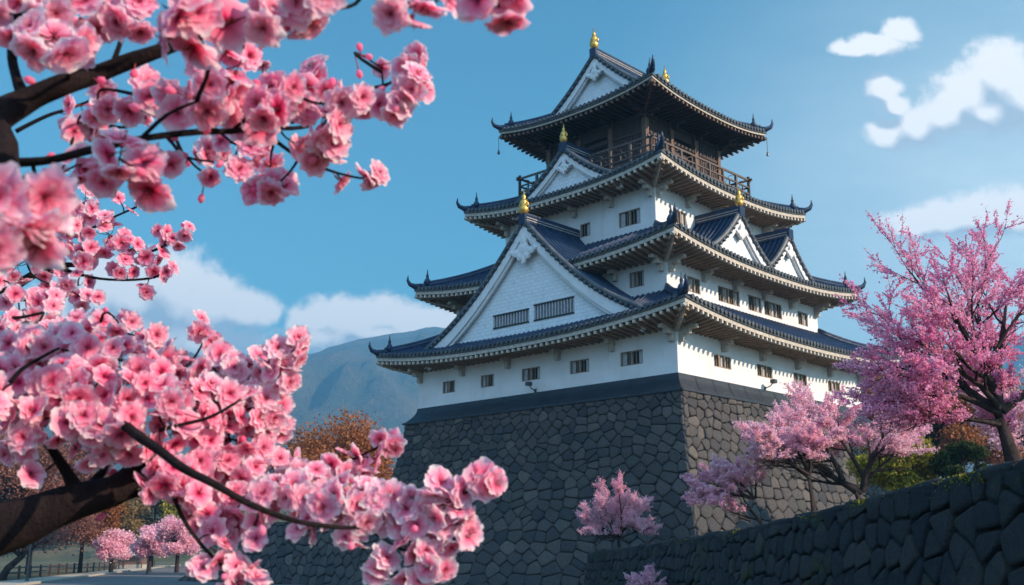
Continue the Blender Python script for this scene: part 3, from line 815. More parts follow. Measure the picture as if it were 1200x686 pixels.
# ------------------------------------------------------------------ retaining wall in the right foreground and its terrace
WP = [(690, 648), (780, 634), (854, 622), (959, 600), (1015, 583), (1105, 560.6), (1200, 538), (1300, 514), (1450, 480)]
A2 = Vector((2.94, 42.0)); B2 = Vector((6.19, 13.0)); WD = (B2-A2); WL = WD.length; WDN = WD/WL; WN = Vector((WD.y, -WD.x)).normalized()   # faces the camera side
if WN.x > 0: WN = -WN
tops = []
for q in WP:
    r = ray(*q); det = (WD.x*-r.y-(-r.x)*WD.y)
    # A2 + t*WD = s*(r.x,r.y)
    t_ = (-A2.x*-r.y-(-r.x)*-A2.y)/det; s_ = (WD.x*-A2.y-WD.y*-A2.x)/det
    tops.append((t_*WL, EYE+r.z*s_))
tops.append((WL*1.45, tops[-1][1]+.3))
def wtop(a):
    if a <= tops[0][0]: return tops[0][1]
    for (p, q), (p2, q2) in zip(tops, tops[1:]):
        if p <= a <= p2: return q+(q2-q)*(a-p)/(p2-p)
    return tops[-1][1]
BAT = .16
def wmap(a, b, h):      # a along from far end, b height
    o = (wtop(a)-b)*BAT+h
    p = A2+WDN*a+WN*o; return (p.x, p.y, b)
rwall = empty('retaining_wall', (A2.x, A2.y, 0)); tag(rwall, 'dark boulder retaining wall rising toward the camera in the right foreground', 'stone wall')
def local(fn, o): return lambda *a: tuple(Vector(fn(*a))-Vector(o))
ro = Vector((A2.x, A2.y, 0))
mb = MB(); rs = random.Random(11)
seg = [(0, 11.8), (11.8, 22.6), (22.6, 29.2), (29.2, 42)]
mpn = lambda a, b, h: tuple(Vector(wmap(a, b*wtop(a), h))-ro)
mpm = lambda a, b, h: mpn(a, b/2.4, h)
# stones laid in a unit-height band so the courses follow the sloping top
stones(mb, [(0, -.1), (17.5, -.1), (17.5, 2.29), (0, 2.29)], .50, .40, mpm, rs, .03, .05, jit=.3)
stones(mb, [(17.5, -.1), (42, -.1), (42, 2.31), (17.5, 2.31)], .52, .36, mpm, rs, .035, .06, jit=.32)
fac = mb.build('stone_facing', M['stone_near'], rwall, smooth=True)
mb = MB()
mb.grid(lambda i, j: mpn(42*i/40, j/6*.985, -.085), 41, 7)
for k in range(2):   # return face at the far end
    pass
WB = Vector((.35, .94))
mb.grid(lambda i, j: tuple(Vector((A2.x, A2.y, 0))+Vector((WB.x, WB.y, 0))*(12*i/10)+Vector((0, 0, wtop(0)*.985*j/4))-ro), 11, 5)
mb.build('wall_core', M['joint'], rwall)
# capping stones: slim irregular blocks along the crest
mb = MB(); a = 0; 
while a < 40:
    l_ = rs.uniform(.55, 1.25); 
    for_a = [a+.02, a+l_-.03]; dz = rs.uniform(-.02, .03)
    def cp(aa, d, z): 
        p = A2+WDN*aa-WN*d; return tuple(Vector((p.x, p.y, wtop(aa)+z+dz))-ro)
    n_ = 5; rr = []
    sec = [(-.07, -.17), (-.09, -.06), (-.05, -.005), (.05, .02), (.40, .02), (.50, -.1), (.50, -.18)]
    vs = []; 
    for i in range(n_+1):
        aa = for_a[0]+(for_a[1]-for_a[0])*i/n_; sh = .03 if i in (0, n_) else 0
        for d, z in sec:
            hn = noise.noise(Vector((aa*2, d*3, z*4)))*.035
            vs.append(cp(aa, d+sh*(1 if d < 0 else -1)+hn, z-sh+hn))
    ks = len(sec); fs = [(i*ks+j, (i+1)*ks+j, (i+1)*ks+j+1, i*ks+j+1) for i in range(n_) for j in range(ks-1)]+[tuple(range(ks)), tuple(n_*ks+j for j in range(ks))]
    mb.add(vs, fs); a += l_
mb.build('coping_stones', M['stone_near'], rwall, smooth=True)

# terrace behind the wall, up to the foot of the keep and away to the right
def terr_z(aa, d): return wtop(aa)-.10+min(d, 30)*(.030+.03*min(1, max(0, (aa-6)/12)))*1.0
tm = MB(); na, nd_ = 60, 40
def TP(i, j):
    aa = -2+46*i/na; d = .3+90*(j/nd_)**1.7
    p = A2+WDN*max(aa, -.0)-WN*d
    if aa < 0: p = A2+WDN*0-WN*d
    z = terr_z(max(aa, 0), d)+.10*noise.noise(Vector((p.x*.3, p.y*.3, 0)))*min(1, d/2)
    return (p.x, p.y, z)
tm.grid(TP, na+1, nd_+1)
def TP2(i, j):   # terrace continues toward and past the keep
    d = .3+90*(j/nd_)**1.7; s = 1.0*i
    p = A2-WN*d+Vector((WB.x, WB.y))*(s*9)*(1 if s else 0); return (p.x, p.y, terr_z(0, d)+.10*noise.noise(Vector((p.x*.3, p.y*.3, 0)))*min(1, d/2)*(0 if i == 0 else 1)+0)
tm.grid(TP2, 13, nd_+1)
struct(tm.build('terrace', M['ground'], smooth=True))

# ------------------------------------------------------------------ low rampart left of the keep
ramp = kframe('low_rampart'); tag(ramp, 'low sloping stone rampart behind the blossoms, left of the castle base', 'stone wall')
mb = MB(); rs = random.Random(5)
def rtop(v): return 3.75 if v < 31.5 else max(0.0, 3.75*(1-(v-31.5)/8.6))
def rmap(a, b, h): return (-3.0-h+b*.25, a, b)
stones(mb, [(20.5, -.1), (39.8, -.1), (31.5, 3.7), (20.5, 3.7)], .78, .6, rmap, rs, .04, .09)
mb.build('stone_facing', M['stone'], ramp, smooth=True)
mb = MB(); sec = [(20.5, 3.75), (31.5, 3.75), (40.1, 0)]
for (a, z), (b, z2) in zip(sec, sec[1:]):
    mb.add([rmap(a, 0, -.08), rmap(b, 0, -.08), rmap(b, z2, -.08), rmap(a, z, -.08), (9, b, z2), (9, a, z)], [(0, 1, 2, 3), (3, 2, 4, 5)])
mb.build('wall_core', M['joint'], ramp)

# ------------------------------------------------------------------ trees
def grow(base, first, levels, rnd, child_n, ratio, angle, wander=.16, gravity=0.0, flat=1.0, min_r=.006):
    """returns (paths for tubes [(pts, radii, level)], twig points list)"""
    paths = []; twigs = []
    def go_(p, d, L, r, lev):
        n = 7 if lev <= 1 else 5; pts = [p.copy()]; rad = [r]; q = p.copy(); dd = d.normalized()
        for i in range(n):
            dd = (dd+Vector((rnd.gauss(0, wander), rnd.gauss(0, wander), rnd.gauss(0, wander*.7)+gravity))).normalized()
            q = q+dd*(L/n); pts.append(q.copy()); rad.append(max(min_r*.6, r*(1-.62*(i+1)/n)))
        paths.append((pts, rad, lev))
        if lev >= levels-1: twigs.append(pts)
        if lev < levels:
            k = child_n[min(lev, len(child_n)-1)]
            for c in range(k):
                t = .28+.72*(c+rnd.random()*.8)/k if lev > 0 else .45+.55*(c+rnd.random()*.5)/k
                t = min(t, .999); i = int(t*n); f = t*n-i; bp = pts[i].lerp(pts[i+1], f); bd = (pts[i+1]-pts[i]).normalized()
                ax = bd.orthogonal().normalized(); ax.rotate(Matrix.Rotation(rnd.uniform(0, 2*math.pi), 3, bd))
                a = R(rnd.uniform(*angle)); nd = bd.copy(); nd.rotate(Matrix.Rotation(a, 3, ax)); nd.z *= flat; nd.normalize()
                go_(bp, nd, L*ratio*rnd.uniform(.75, 1.15)*(1.15-.45*t), max(min_r, rad[i]*.62), lev+1)
            # continuation
            go_(pts[-1], dd, L*ratio*.9, max(min_r, rad[-1]*.95), lev+1)
    for p, d, L, r, lev in first: go_(Vector(p), Vector(d), L, r, lev)
    return paths, twigs
def quads(centers, size, rnd_, var=.45, petals=1):
    """random small two-sided petal quads at centers (numpy)"""
    N = len(centers); c = np.asarray(centers)
    a = rnd_.normal(size=(N, 3)); a /= np.linalg.norm(a, axis=1)[:, None]
    b = rnd_.normal(size=(N, 3)); b -= a*(a*b).sum(1)[:, None]; b /= np.linalg.norm(b, axis=1)[:, None]
    n = np.cross(a, b)
    s = size*(1+var*rnd_.uniform(-1, 1, N))[:, None]
    # folded diamond: 5 verts, 4 tris -> use 2 quads bent along the middle
    v = np.stack([c-a*s, c-b*s*.75+n*s*.25, c+a*s, c+b*s*.75+n*s*.25], 1)
    f = np.arange(N*4).reshape(N, 4)
    return v.reshape(-1, 3), f
def tubes_mesh(mb, paths, maxlev=99):
    for pts, rad, lev in paths:
        if lev > maxlev: continue
        mb.tube(pts, rad, 8 if lev <= 1 else (5 if lev == 2 else 3), cap=False)
def make_tree(name, loc, first, levels, seed, child_n, ratio, angle, leafmat, nleaf, lsize, spread, label, cat, group=None, crown='crown', bark='bark_far', zmin=-9.0, **kw):
    rnd = random.Random(seed); nr = np.random.default_rng(seed)
    root = empty(name, loc); tag(root, label, cat, group)
    paths, twigs = grow(None, first, levels, rnd, child_n, ratio, angle, **kw)
    mb = MB(); tubes_mesh(mb, paths); mb.build('trunk', M[bark], root, smooth=True)
    segs = np.array([[tuple(a), tuple(b)] for pts in twigs for a, b in zip(pts, pts[1:])])
    if len(segs):
        ln = np.linalg.norm(segs[:, 1]-segs[:, 0], axis=1); idx = nr.choice(len(segs), nleaf, p=ln/ln.sum())
        t = nr.random((nleaf, 1)); c = segs[idx, 0]*(1-t)+segs[idx, 1]*t
        c = c+nr.normal(size=c.shape)*spread*nr.random((nleaf, 1))
        keep_ = c[:, 2] > zmin+.5*np.abs(nr.normal(size=nleaf))*(zmin > -5)*.5; c = c[keep_]
        v, f = quads(c, lsize, nr); np_mesh(crown, v, f, M[leafmat], root)
    return root, twigs

PG = 'blossoming cherry trees on the terrace'
def V3(*a): return Vector(a)
# big tree at the right edge
make_tree('cherry_tree', at(1192, 545, 24), [
    ((0, 0, -.3), (-.16, .05, 1), 1.6, .22, 0),
    ((-.22, .05, 1.15), (-1, -.1, .46), 1.9, .09, 1), ((-.25, .05, 1.2), (-.8, .3, .72), 2.2, .10, 1), ((-.2, .05, 1.25), (-.42, -.2, 1), 2.5, .11, 1), ((-.2, .05, 1.3), (-.12, .2, 1), 2.5, .10, 1),
    ((-.22, .1, 1.25), (.3, .2, 1), 2.5, .11, 1), ((-.2, 0, 1.2), (.8, -.1, .7), 2.3, .10, 1), ((-.3, 0, .95), (-1, .2, .16), 1.9, .065, 1), ((-.3, 0, .9), (-1, -.3, .05), 1.7, .055, 1), ((-.25, 0, 1.25), (-.6, -.6, .6), 2.0, .08, 1)],
    5, 21, [2, 5, 4, 3, 2], .64, (18, 46), 'pinkleaf', 85000, .026, .045, 'largest terrace cherry tree, deep pink with dark branching trunk at the right edge', 'tree', PG, zmin=.75, wander=.08, gravity=.0, flat=.85, min_r=.006)
# wide pair in front of the sunlit base
make_tree('cherry_tree', at(1010, 590, 36), [
    ((0, 0, -.4), (-.02, 0, 1), .8, .20, 5),
    ((0, 0, .30), (-.80, .1, .62), 2.0, .14, 1), ((-.55, .05, .75), (-.35, .3, 1), 2.0, .10, 1), ((.05, 0, .35), (.22, 0, 1), 1.6, .13, 1), ((.15, 0, .9), (.7, .2, .9), 1.8, .08, 1), ((-.9, 0, 1.0), (-.9, -.4, .8), 1.7, .09, 1), ((.1, 0, .9), (-.4, .5, 1), 2.0, .08, 1)],
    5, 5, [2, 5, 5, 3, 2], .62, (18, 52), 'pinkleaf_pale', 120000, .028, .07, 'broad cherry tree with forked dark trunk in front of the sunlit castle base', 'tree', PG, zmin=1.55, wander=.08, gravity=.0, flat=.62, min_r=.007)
make_tree('cherry_tree', at(956, 605, 35), [
    ((0, 0, -.4), (-.10, 0, 1), 1.7, .12, 5), ((-.12, 0, 1.2), (-.8, .1, .85), 1.4, .07, 1), ((-.12, 0, 1.3), (-1, -.3, .5), 1.45, .06, 1), ((-.12, 0, 1.3), (-.3, .3, 1), 1.4, .07, 1), ((-.12, 0, 1.3), (.3, .1, 1), 1.2, .06, 1)],
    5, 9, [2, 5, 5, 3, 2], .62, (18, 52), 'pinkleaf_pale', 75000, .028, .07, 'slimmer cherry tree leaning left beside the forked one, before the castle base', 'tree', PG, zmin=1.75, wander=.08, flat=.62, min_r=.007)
make_tree('cherry_tree', at(726, 645, 39), [
    ((0, 0, -.1), (-.05, 0, 1), .7, .09, 0), ((0, 0, .4), (-.9, 0, .55), 1.0, .05, 1), ((0, 0, .45), (-.5, .3, .95), 1.1, .05, 1), ((0, 0, .45), (.1, -.3, 1), 1.15, .05, 1), ((0, 0, .45), (.6, .2, .85), 1.0, .05, 1), ((0, 0, .4), (.95, 0, .35), .8, .04, 1), ((0, 0, .4), (-.8, -.5, .2), .9, .04, 1), ((0, 0, .4), (-1, .2, .35), .9, .04, 1), ((0, 0, .4), (-.7, -.3, .8), .95, .04, 1), ((0, 0, .4), (.35, -.4, .8), .8, .04, 1)],
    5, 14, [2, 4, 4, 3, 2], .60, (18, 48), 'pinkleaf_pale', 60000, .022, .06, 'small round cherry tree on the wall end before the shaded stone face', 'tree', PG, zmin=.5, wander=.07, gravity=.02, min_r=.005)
make_tree('cherry_tree', at(905, 620, 37), [
    ((0, 0, -.3), (-.55, 0, 1), 1.4, .09, 0), ((-.6, 0, 1.0), (-.95, .1, .45), 1.1, .055, 1), ((-.6, 0, 1.0), (-1, -.3, .15), 1.2, .05, 1), ((-.55, 0, 1.0), (-.6, .3, .9), 1.0, .055, 1), ((-.5, 0, 1.0), (-.1, 0, 1), .8, .045, 1), ((-1.3, 0, 1.2), (-.7, .2, .6), .9, .04, 1), ((-1.3, 0, 1.1), (-1, -.2, -.1), .9, .035, 1)],
    5, 17, [2, 4, 3, 3, 2], .60, (18, 48), 'pinkleaf_pale', 65000, .026, .05, 'low cherry tree arching left over the wall at the castle corner', 'tree', PG, zmin=.55, wander=.08, flat=.7, min_r=.005)
make_tree('cherry_tree', at(757, 725, 29), [
    ((0, 0, -.1), (0, 0, 1), .75, .04, 0), ((0, 0, .5), (-.6, 0, .8), .42, .03, 1), ((0, 0, .5), (.6, 0, .8), .42, .03, 1), ((0, 0, .55), (.1, .2, 1), .42, .03, 1), ((0, 0, .5), (.3, -.5, .8), .35, .03, 1), ((0, 0, .5), (-.3, -.3, 1), .4, .03, 1)],
    4, 19, [2, 4, 3, 2], .62, (20, 50), 'pinkleaf_pale', 9000, .022, .03, 'tiny pale cherry bush at the foot of the dark retaining wall', 'tree', None, wander=.13, min_r=.006)
# pink trees further back on the right
make_tree('cherry_tree', at(1222, 560, 58), [
    ((0, 0, -.5), (0, 0, 1), 1.8, .25, 0), ((0, 0, 1.2), (-.9, 0, .5), 3, .13, 1), ((0, 0, 1.2), (-.4, .3, 1), 2.8, .13, 1), ((0, 0, 1.2), (.5, 0, 1), 2.8, .13, 1), ((0, 0, 1.2), (.9, .2, .5), 2.8, .13, 1)],
    3, 23, [2, 5, 5], .6, (20, 50), 'pinkleaf_pale', 30000, .07, .28, 'pale cherry tree standing behind the big trunk at the right edge', 'tree', None, flat=.8, min_r=.02)

def blob_tree(name, base, h, wd, leafmat, n, ls, seed, label, cat='tree', group=None, trunk_h=.28, clumps=22, tr=None, squash=1.0, lean=0.0):
    """broad-leaved tree: limbs reaching to leaf clumps through the crown"""
    rnd = random.Random(seed); nr = np.random.default_rng(seed); root = empty(name, base); tag(root, label, cat, group)
    tr = tr or h*.022; mb = MB(); cs = []
    th = h*trunk_h; top = Vector((lean*h, 0, h*.8))
    mb.tube([(0, 0, -.5), (lean*th*.5, 0, th*.5), (lean*th, 0, th), (lean*h*.6, 0, h*.55), top], [tr*1.2, tr, tr*.85, tr*.5, tr*.15], 8)
    for i in range(clumps):
        a = rnd.uniform(0, 2*math.pi); e = rnd.uniform(-.15, 1.0)
        rr = (1-abs(e*1.15-.35)**2*.75); rr = max(.2, rr)*rnd.uniform(.45, .9)
        c = Vector((math.cos(a)*wd/2*rr+lean*h*.7, math.sin(a)*wd/2*rr, th+(h-th)*(.18+.72*max(0, e))*squash)); cs.append(c)
        s = Vector((lean*th, 0, th)).lerp(top, rnd.uniform(0, .6)); mid = s.lerp(c, .5)+Vector((0, 0, -.03*h))
        mb.tube([s, mid, c], [tr*.45, tr*.28, tr*.08], 5, cap=False)
    mb.build('trunk', M['bark_far'], root, smooth=True)
    cs = np.array([tuple(c) for c in cs]); rad = nr.uniform(.13, .24, len(cs))*min(h, wd*1.1)
    idx = nr.integers(0, len(cs), n); d = nr.normal(size=(n, 3)); d /= np.linalg.norm(d, axis=1)[:, None]
    rr = nr.random(n)**.42*(1+.35*nr.normal(size=n)*.5)
    p = cs[idx]+d*(rad[idx]*rr)[:, None]*np.array([1, 1, .78]); p = p[p[:, 2] > .12*h]
    v, f = quads(p, ls, nr); np_mesh('crown', v, f, M[leafmat], root)
    return root
def gp(px, Y, z=0): p = at(px, 600, Y); return (p.x, Y, z)
# behind the castle, left
blob_tree('autumn_tree', gp(396, 96), 13.0, 11, 'rust', 52000, .115, 31, 'reddish brown autumn tree between the blossoms and castle base', clumps=30)
# lower left, along the road
blob_tree('autumn_tree', gp(40, 100), 11.5, 13, 'rosy', 50000, .11, 32, 'wide rosy brown tree at far left beneath the dark limb', clumps=30)
blob_tree('autumn_tree', gp(-25, 92), 13.5, 13, 'rosy', 36000, .11, 37, 'tallest rosy brown tree cut off by the left edge of the view', clumps=26)
blob_tree('autumn_tree', gp(100, 110), 9.5, 7.5, 'orange', 36000, .11, 33, 'bright orange autumn tree beside the road', clumps=22)
blob_tree('autumn_tree', gp(135, 150), 9.5, 9, 'tan', 14000, .18, 34, 'tan leaved tree behind the small pink road tree', clumps=20)
blob_tree('autumn_tree', gp(182, 165), 12, 15, 'tan', 18000, .2, 35, 'broad tan tree behind the two pink road trees', clumps=24)
blob_tree('autumn_tree', gp(245, 160), 12.5, 12, 'olive', 16000, .2, 36, 'olive green tree behind the low rampart', clumps=22)
CG = 'round pink trees by the road'
def round_cherry(px, Y, h, wd, seed, label):
    blob_tree('cherry_tree', gp(px, Y), h, wd, 'pinkleaf_pale', 16000, .10, seed, label, group=CG, trunk_h=.33, clumps=22, tr=.22)
round_cherry(136, 108, 3.9, 3.7, 41, 'lone low rounded pink tree in the middle of the roadside, leftmost of three')
round_cherry(180, 118, 4.7, 3.9, 42, 'middle of the three round pink trees by the road')
round_cherry(212, 112, 5.4, 4.2, 43, 'tallest of the three round pink trees, nearest the rampart')
# right side, beyond the terrace
blob_tree('autumn_tree', at(1100, 590, 84), 11.2, 12, 'rust', 46000, .12, 51, 'reddish brown tree between the forked cherry and the big trunk', clumps=28)
blob_tree('autumn_tree', at(1045, 590, 96), 10.0, 10, 'rust', 40000, .12, 52, 'orange brown tree just right of the castle base', clumps=24)
blob_tree('autumn_tree', at(1150, 590, 96), 12.0, 12, 'rust', 40000, .12, 53, 'brown tree behind the big cherry trunk at right', clumps=24)
blob_tree('bush', at(1054, 592, 48), 3.3, 4.0, 'olive', 16000, .07, 54, 'rounded yellow green bush behind the wall crest', 'bush', clumps=26, trunk_h=.1)
blob_tree('bush', at(1132, 566, 46), 1.7, 3.0, 'green', 10000, .06, 55, 'small dark green bush near the big cherry trunk', 'bush', clumps=20, trunk_h=.1)
# hillside wood, one mass
nr = np.random.default_rng(77); hv = np.array(HILLV); hv = hv[hv[:, 2] > .5]
cs = hv[nr.integers(0, len(hv), 420)]+nr.normal(size=(420, 3))*np.array([4, 4, .5]); rad = nr.uniform(4, 7.5, 420)
idx = nr.integers(0, 420, 60000); d = nr.normal(size=(60000, 3)); d /= np.linalg.norm(d, axis=1)[:, None]; d[:, 2] = np.abs(d[:, 2])*1.4
p = cs[idx]+d*(rad[idx]*nr.random(60000)**.3)[:, None]
v, f = quads(p, .55, nr); o = np_mesh('wood', v, f, M['woodgreen'], kind='stuff'); o['label'] = 'dark blue green wood on the low hill'; o['category'] = 'wood'

# leaning dark trunk by the road, small shed, fence
lt = empty('leaning_tree', gp(8, 78)); tag(lt, 'dark leaning bare tree trunk at the bottom left by the road', 'tree')
mb = MB(); mb.tube([(0, 0, -.2), (.5, 0, .8), (1.5, 0, 1.7), (2.0, .1, 2.9)], [.32, .26, .2, .12], 8)
for k in range(7):
    a = R(-60+25*k); mb.tube([(1.3, 0, 1.6), (1.3+math.sin(a)*.8, .2*k-.6, 2.3), (1.3+math.sin(a)*1.9, .3*k-.9, 2.9+.3*math.cos(a))], [.11, .07, .02], 6, cap=False)
mb.build('trunk', M['bark_far'], lt, smooth=True)
nr = np.random.default_rng(9); c = nr.normal(size=(5000, 3))*np.array([1.3, 1.0, .5])+np.array([1.4, 0, 3.2]); v, f = quads(c, .09, nr); np_mesh('crown', v, f, M['rosy'], lt)
sh = empty('pavilion', gp(160, 150)); tag(sh, 'small white roofed pavilion beyond the pink road trees', 'pavilion')
M['white'] = mat_simple('white_paint', (.8, .8, .8), (.7, .7, .7), 2, .6)
mb = MB(); mb.box(-1.6, -1.2, .5, 1.6, 1.2, 1.6); mb.build('wall', M['wood_mid'], sh)
mb = MB(); mb.add([(-2.3, -1.9, 1.7), (2.3, -1.9, 1.7), (2.3, 1.9, 1.7), (-2.3, 1.9, 1.7), (-.7, 0, 2.5), (.7, 0, 2.5)], [(0, 1, 5, 4), (1, 2, 5), (2, 3, 4, 5), (3, 0, 4), (0, 3, 2, 1)]); mb.build('roof', M['white'], sh)
for sx in (-1.8, 1.8):
    for sy in (-1.5, 1.5): mb = MB(); mb.box(sx-.07, sy-.07, 0, sx+.07, sy+.07, 1.7); mb.build('post', M['wood_mid'], sh)
mb = MB(); mb.box(-1.6, -1.2, 0, 1.6, 1.2, .5); mb.build('plinth', M['kerb'], sh)
fn = empty('fence', (0, 0, 0)); tag(fn, 'low wooden post and rail fence along the far side of the road', 'fence')
mbp = None
for i in range(26):
    p = road_pt(.22+.76*i/25, -4.2); mb = MB(); mb.box(p.x-.07, p.y-.07, 0, p.x+.07, p.y+.07, .95); mb.build('post', M['wood'], fn)
for zz in (.45, .8):
    mb = MB(); mb.tube([road_pt(.22+.76*i/25, -4.2)+Vector((0, 0, zz)) for i in range(26)], .05, 6); mb.build('rail', M['wood'], fn)
# dark posts on the road edge
for px, Y, h, lab in ((40, 74, 3.2, 'tall slim dark post in front of the rosy tree'), (178, 100, 1.7, 'short dark post beside the pink road trees')):
    bo = empty('post', gp(px, Y)); tag(bo, lab, 'post'); mb = MB(); mb.lathe((0, 0, 0), [(.16, 0), (.14, .1), (.09, .14), (.075, h*.9), (.1, h*.92), (.09, h), (.02, h+.06)], 8); mb.build('shaft', M['metal'], bo)

# grass tufts and moss growing on the crest of the near wall
nr = np.random.default_rng(15); pts = []
for a0, n, sp in ((24.6, 260, .22), (27.6, 300, .30), (22.2, 120, .15), (28.3, 120, .15), (14, 120, .4), (18, 160, .4)):
    for k in range(n):
        a = a0+nr.normal()*sp; d = -.10+abs(nr.normal())*.12; p_ = A2+WDN*a-WN*d; pts.append((p_.x, p_.y, wtop(a)-.05-abs(nr.normal())*.09*(1 if d < .02 else 0)+.03))
v, f = quads(np.array(pts), .017, nr, .5); o = np_mesh('wall_weeds', v, f, M['olive'], kind='stuff'); o['label'] = 'olive weeds in the joints along the wall crest'; o['category'] = 'weeds'
pts = []
for k in range(26000):
    a = nr.uniform(0, 40); d = .35+nr.random()**1.5*26; p_ = A2+WDN*a-WN*d; pts.append((p_.x, p_.y, terr_z(a, d)+.03+.06*nr.random()))
v, f = quads(np.array(pts), .05, nr, .5); o = np_mesh('grass', v, f, M['olive'], kind='stuff'); o['label'] = 'short olive grass on the terrace'; o['category'] = 'grass'
#FOREGROUND
# ------------------------------------------------------------------ foreground cherry tree: limbs, twigs and blossoms
m, t = new_mat('cherry_petal')
at_ = t.n('ShaderNodeAttribute'); at_.attribute_name = 'rad'
geo = t.n('ShaderNodeNewGeometry'); oi = t.n('ShaderNodeObjectInfo')
fac = t.math('ADD', at_.outputs['Fac'], t.math('MULTIPLY', t.math('SUBTRACT', geo.outputs['Random Per Island'], .5), .22))
fac = t.math('ADD', fac, t.math('MULTIPLY', t.math('SUBTRACT', t.noise(t.n('ShaderNodeNewGeometry').outputs['Position'], 5.5, 2), .5), .55))
pc = t.ramp(fac, [(0, (.60, .015, .12)), (.12, (.88, .09, .26)), (.28, (.99, .26, .46)), (.55, (1, .45, .62)), (.80, (1, .69, .80)), (1, (1, .92, .95))])
d = t.n('ShaderNodeBsdfPrincipled'); t.put(pc, d.inputs['Base Color']); d.inputs['Roughness'].default_value = .7; d.inputs['Specular IOR Level'].default_value = .04
tr = t.n('ShaderNodeBsdfTranslucent'); t.put(pc, tr.inputs[0])
mx = t.n('ShaderNodeMixShader'); mx.inputs[0].default_value = .58; t.put(d.outputs[0], mx.inputs[1]); t.put(tr.outputs[0], mx.inputs[2])
o = t.n('ShaderNodeOutputMaterial'); t.put(mx.outputs[0], o.inputs[0]); M['petal'] = m
M['stamen'] = mat_simple('stamen_and_calyx', (.34, .04, .06), (.20, .03, .04), 60, .6)

def flower_variant(rnd, kind):
    """unit-radius flower, axis +Z -> verts, quads, rad attribute, material index"""
    V = []; F = []; A = []; MI = []
    def petal(az, ln, wd, el, tw):
        ns, nt = 6, 5; o = len(V); ca, sa = math.cos(az), math.sin(az); ph = rnd.uniform(0, 6)
        for i in range(ns):
            s = i/(ns-1); ws = wd*(.16+.84*math.sin(math.pi*min(1, .04+.60*s**1.1))**1.2)*(1 if s < .75 else math.sqrt(max(0, 1-((s-.75)/.30)**2)))
            for j in range(nt):
                q = -1+2*j/(nt-1)
                notch = .09*(1-abs(q))**1.5*(s**6)+.10*q*q*s**4
                x = ln*(s-notch)*(1-.14*q*q*s); y = ws*q
                e = el*(1-.45*s)
                z = x*math.sin(e)*.95+.10*ln*q*q*s + .03*math.sin(ph+q*4+s*3)*s*ln
                xx = x*math.cos(e); y2 = y; z += tw*y
                V.append((xx*ca-y2*sa, xx*sa+y2*ca, z)); A.append(s*(ln**.4))
        for i in range(ns-1):
            for j in range(nt-1):
                a = o+i*nt+j; F.append((a, a+nt, a+nt+1, a+1)); MI.append(0)
    rings = {0: [(7, 1.0, .37, .06), (6, .80, .32, .34), (4, .45, .20, .75)],
             1: [(6, 1.0, .42, .06), (6, .82, .34, .30)],
             2: [(8, 1.0, .33, .16), (7, .84, .29, .42), (5, .55, .22, .80)],
             3: [(5, 1.0, .50, .05), (5, .66, .30, .3)]}[kind]
    for k, (n, ln, wd, el) in enumerate(rings):
        a0 = rnd.uniform(0, 6)
        for i in range(n): petal(a0+2*math.pi*(i+rnd.uniform(-.12, .12))/n, ln*rnd.uniform(.88, 1.08), wd*rnd.uniform(.9, 1.1), el+rnd.uniform(-.12, .18), rnd.uniform(-.18, .18))
    def quadtube(p, q, r):
        d_ = (Vector(q)-Vector(p)).normalized(); a = d_.orthogonal().normalized()*r; b = d_.cross(a); o = len(V)
        for c in (p, q):
            for s_ in (a, b, -a, -b): V.append(tuple(Vector(c)+s_)); A.append(0)
        for j in range(4): F.append((o+j, o+(j+1) % 4, o+4+(j+1) % 4, o+4+j)); MI.append(1)
    for i in range(9):
        a = rnd.uniform(0, 6.28); l_ = rnd.uniform(.22, .42); quadtube((0, 0, .02), (math.cos(a)*l_*.6, math.sin(a)*l_*.6, l_), .012)
    quadtube((0, 0, .05), (0, 0, -.22), .10); quadtube((0, 0, -.2), (.06, .03, -.75), .03); 
    return np.array(V), np.array(F), np.array(A), np.array(MI)
frnd = random.Random(99)
VARS = [flower_variant(frnd, k) for k in (0, 2, 1, 0, 2, 3, 1, 2)]
def flower_mesh(name, V, F, A, MI):
    me = bpy.data.meshes.new(name); me.vertices.add(len(V)); me.vertices.foreach_set('co', V.astype(np.float32).ravel())
    me.loops.add(F.size); me.loops.foreach_set('vertex_index', F.astype(np.int32).ravel())
    me.polygons.add(len(F)); me.polygons.foreach_set('loop_start', np.arange(0, F.size, 4, dtype=np.int32))
    me.polygons.foreach_set('use_smooth', np.ones(len(F), bool))
    me.materials.append(M['petal']); me.materials.append(M['stamen'])
    me.polygons.foreach_set('material_index', MI.astype(np.int32))
    me.update(calc_edges=True)
    at2 = me.attributes.new('rad', 'FLOAT', 'POINT'); at2.data.foreach_set('value', A.astype(np.float32)); return me

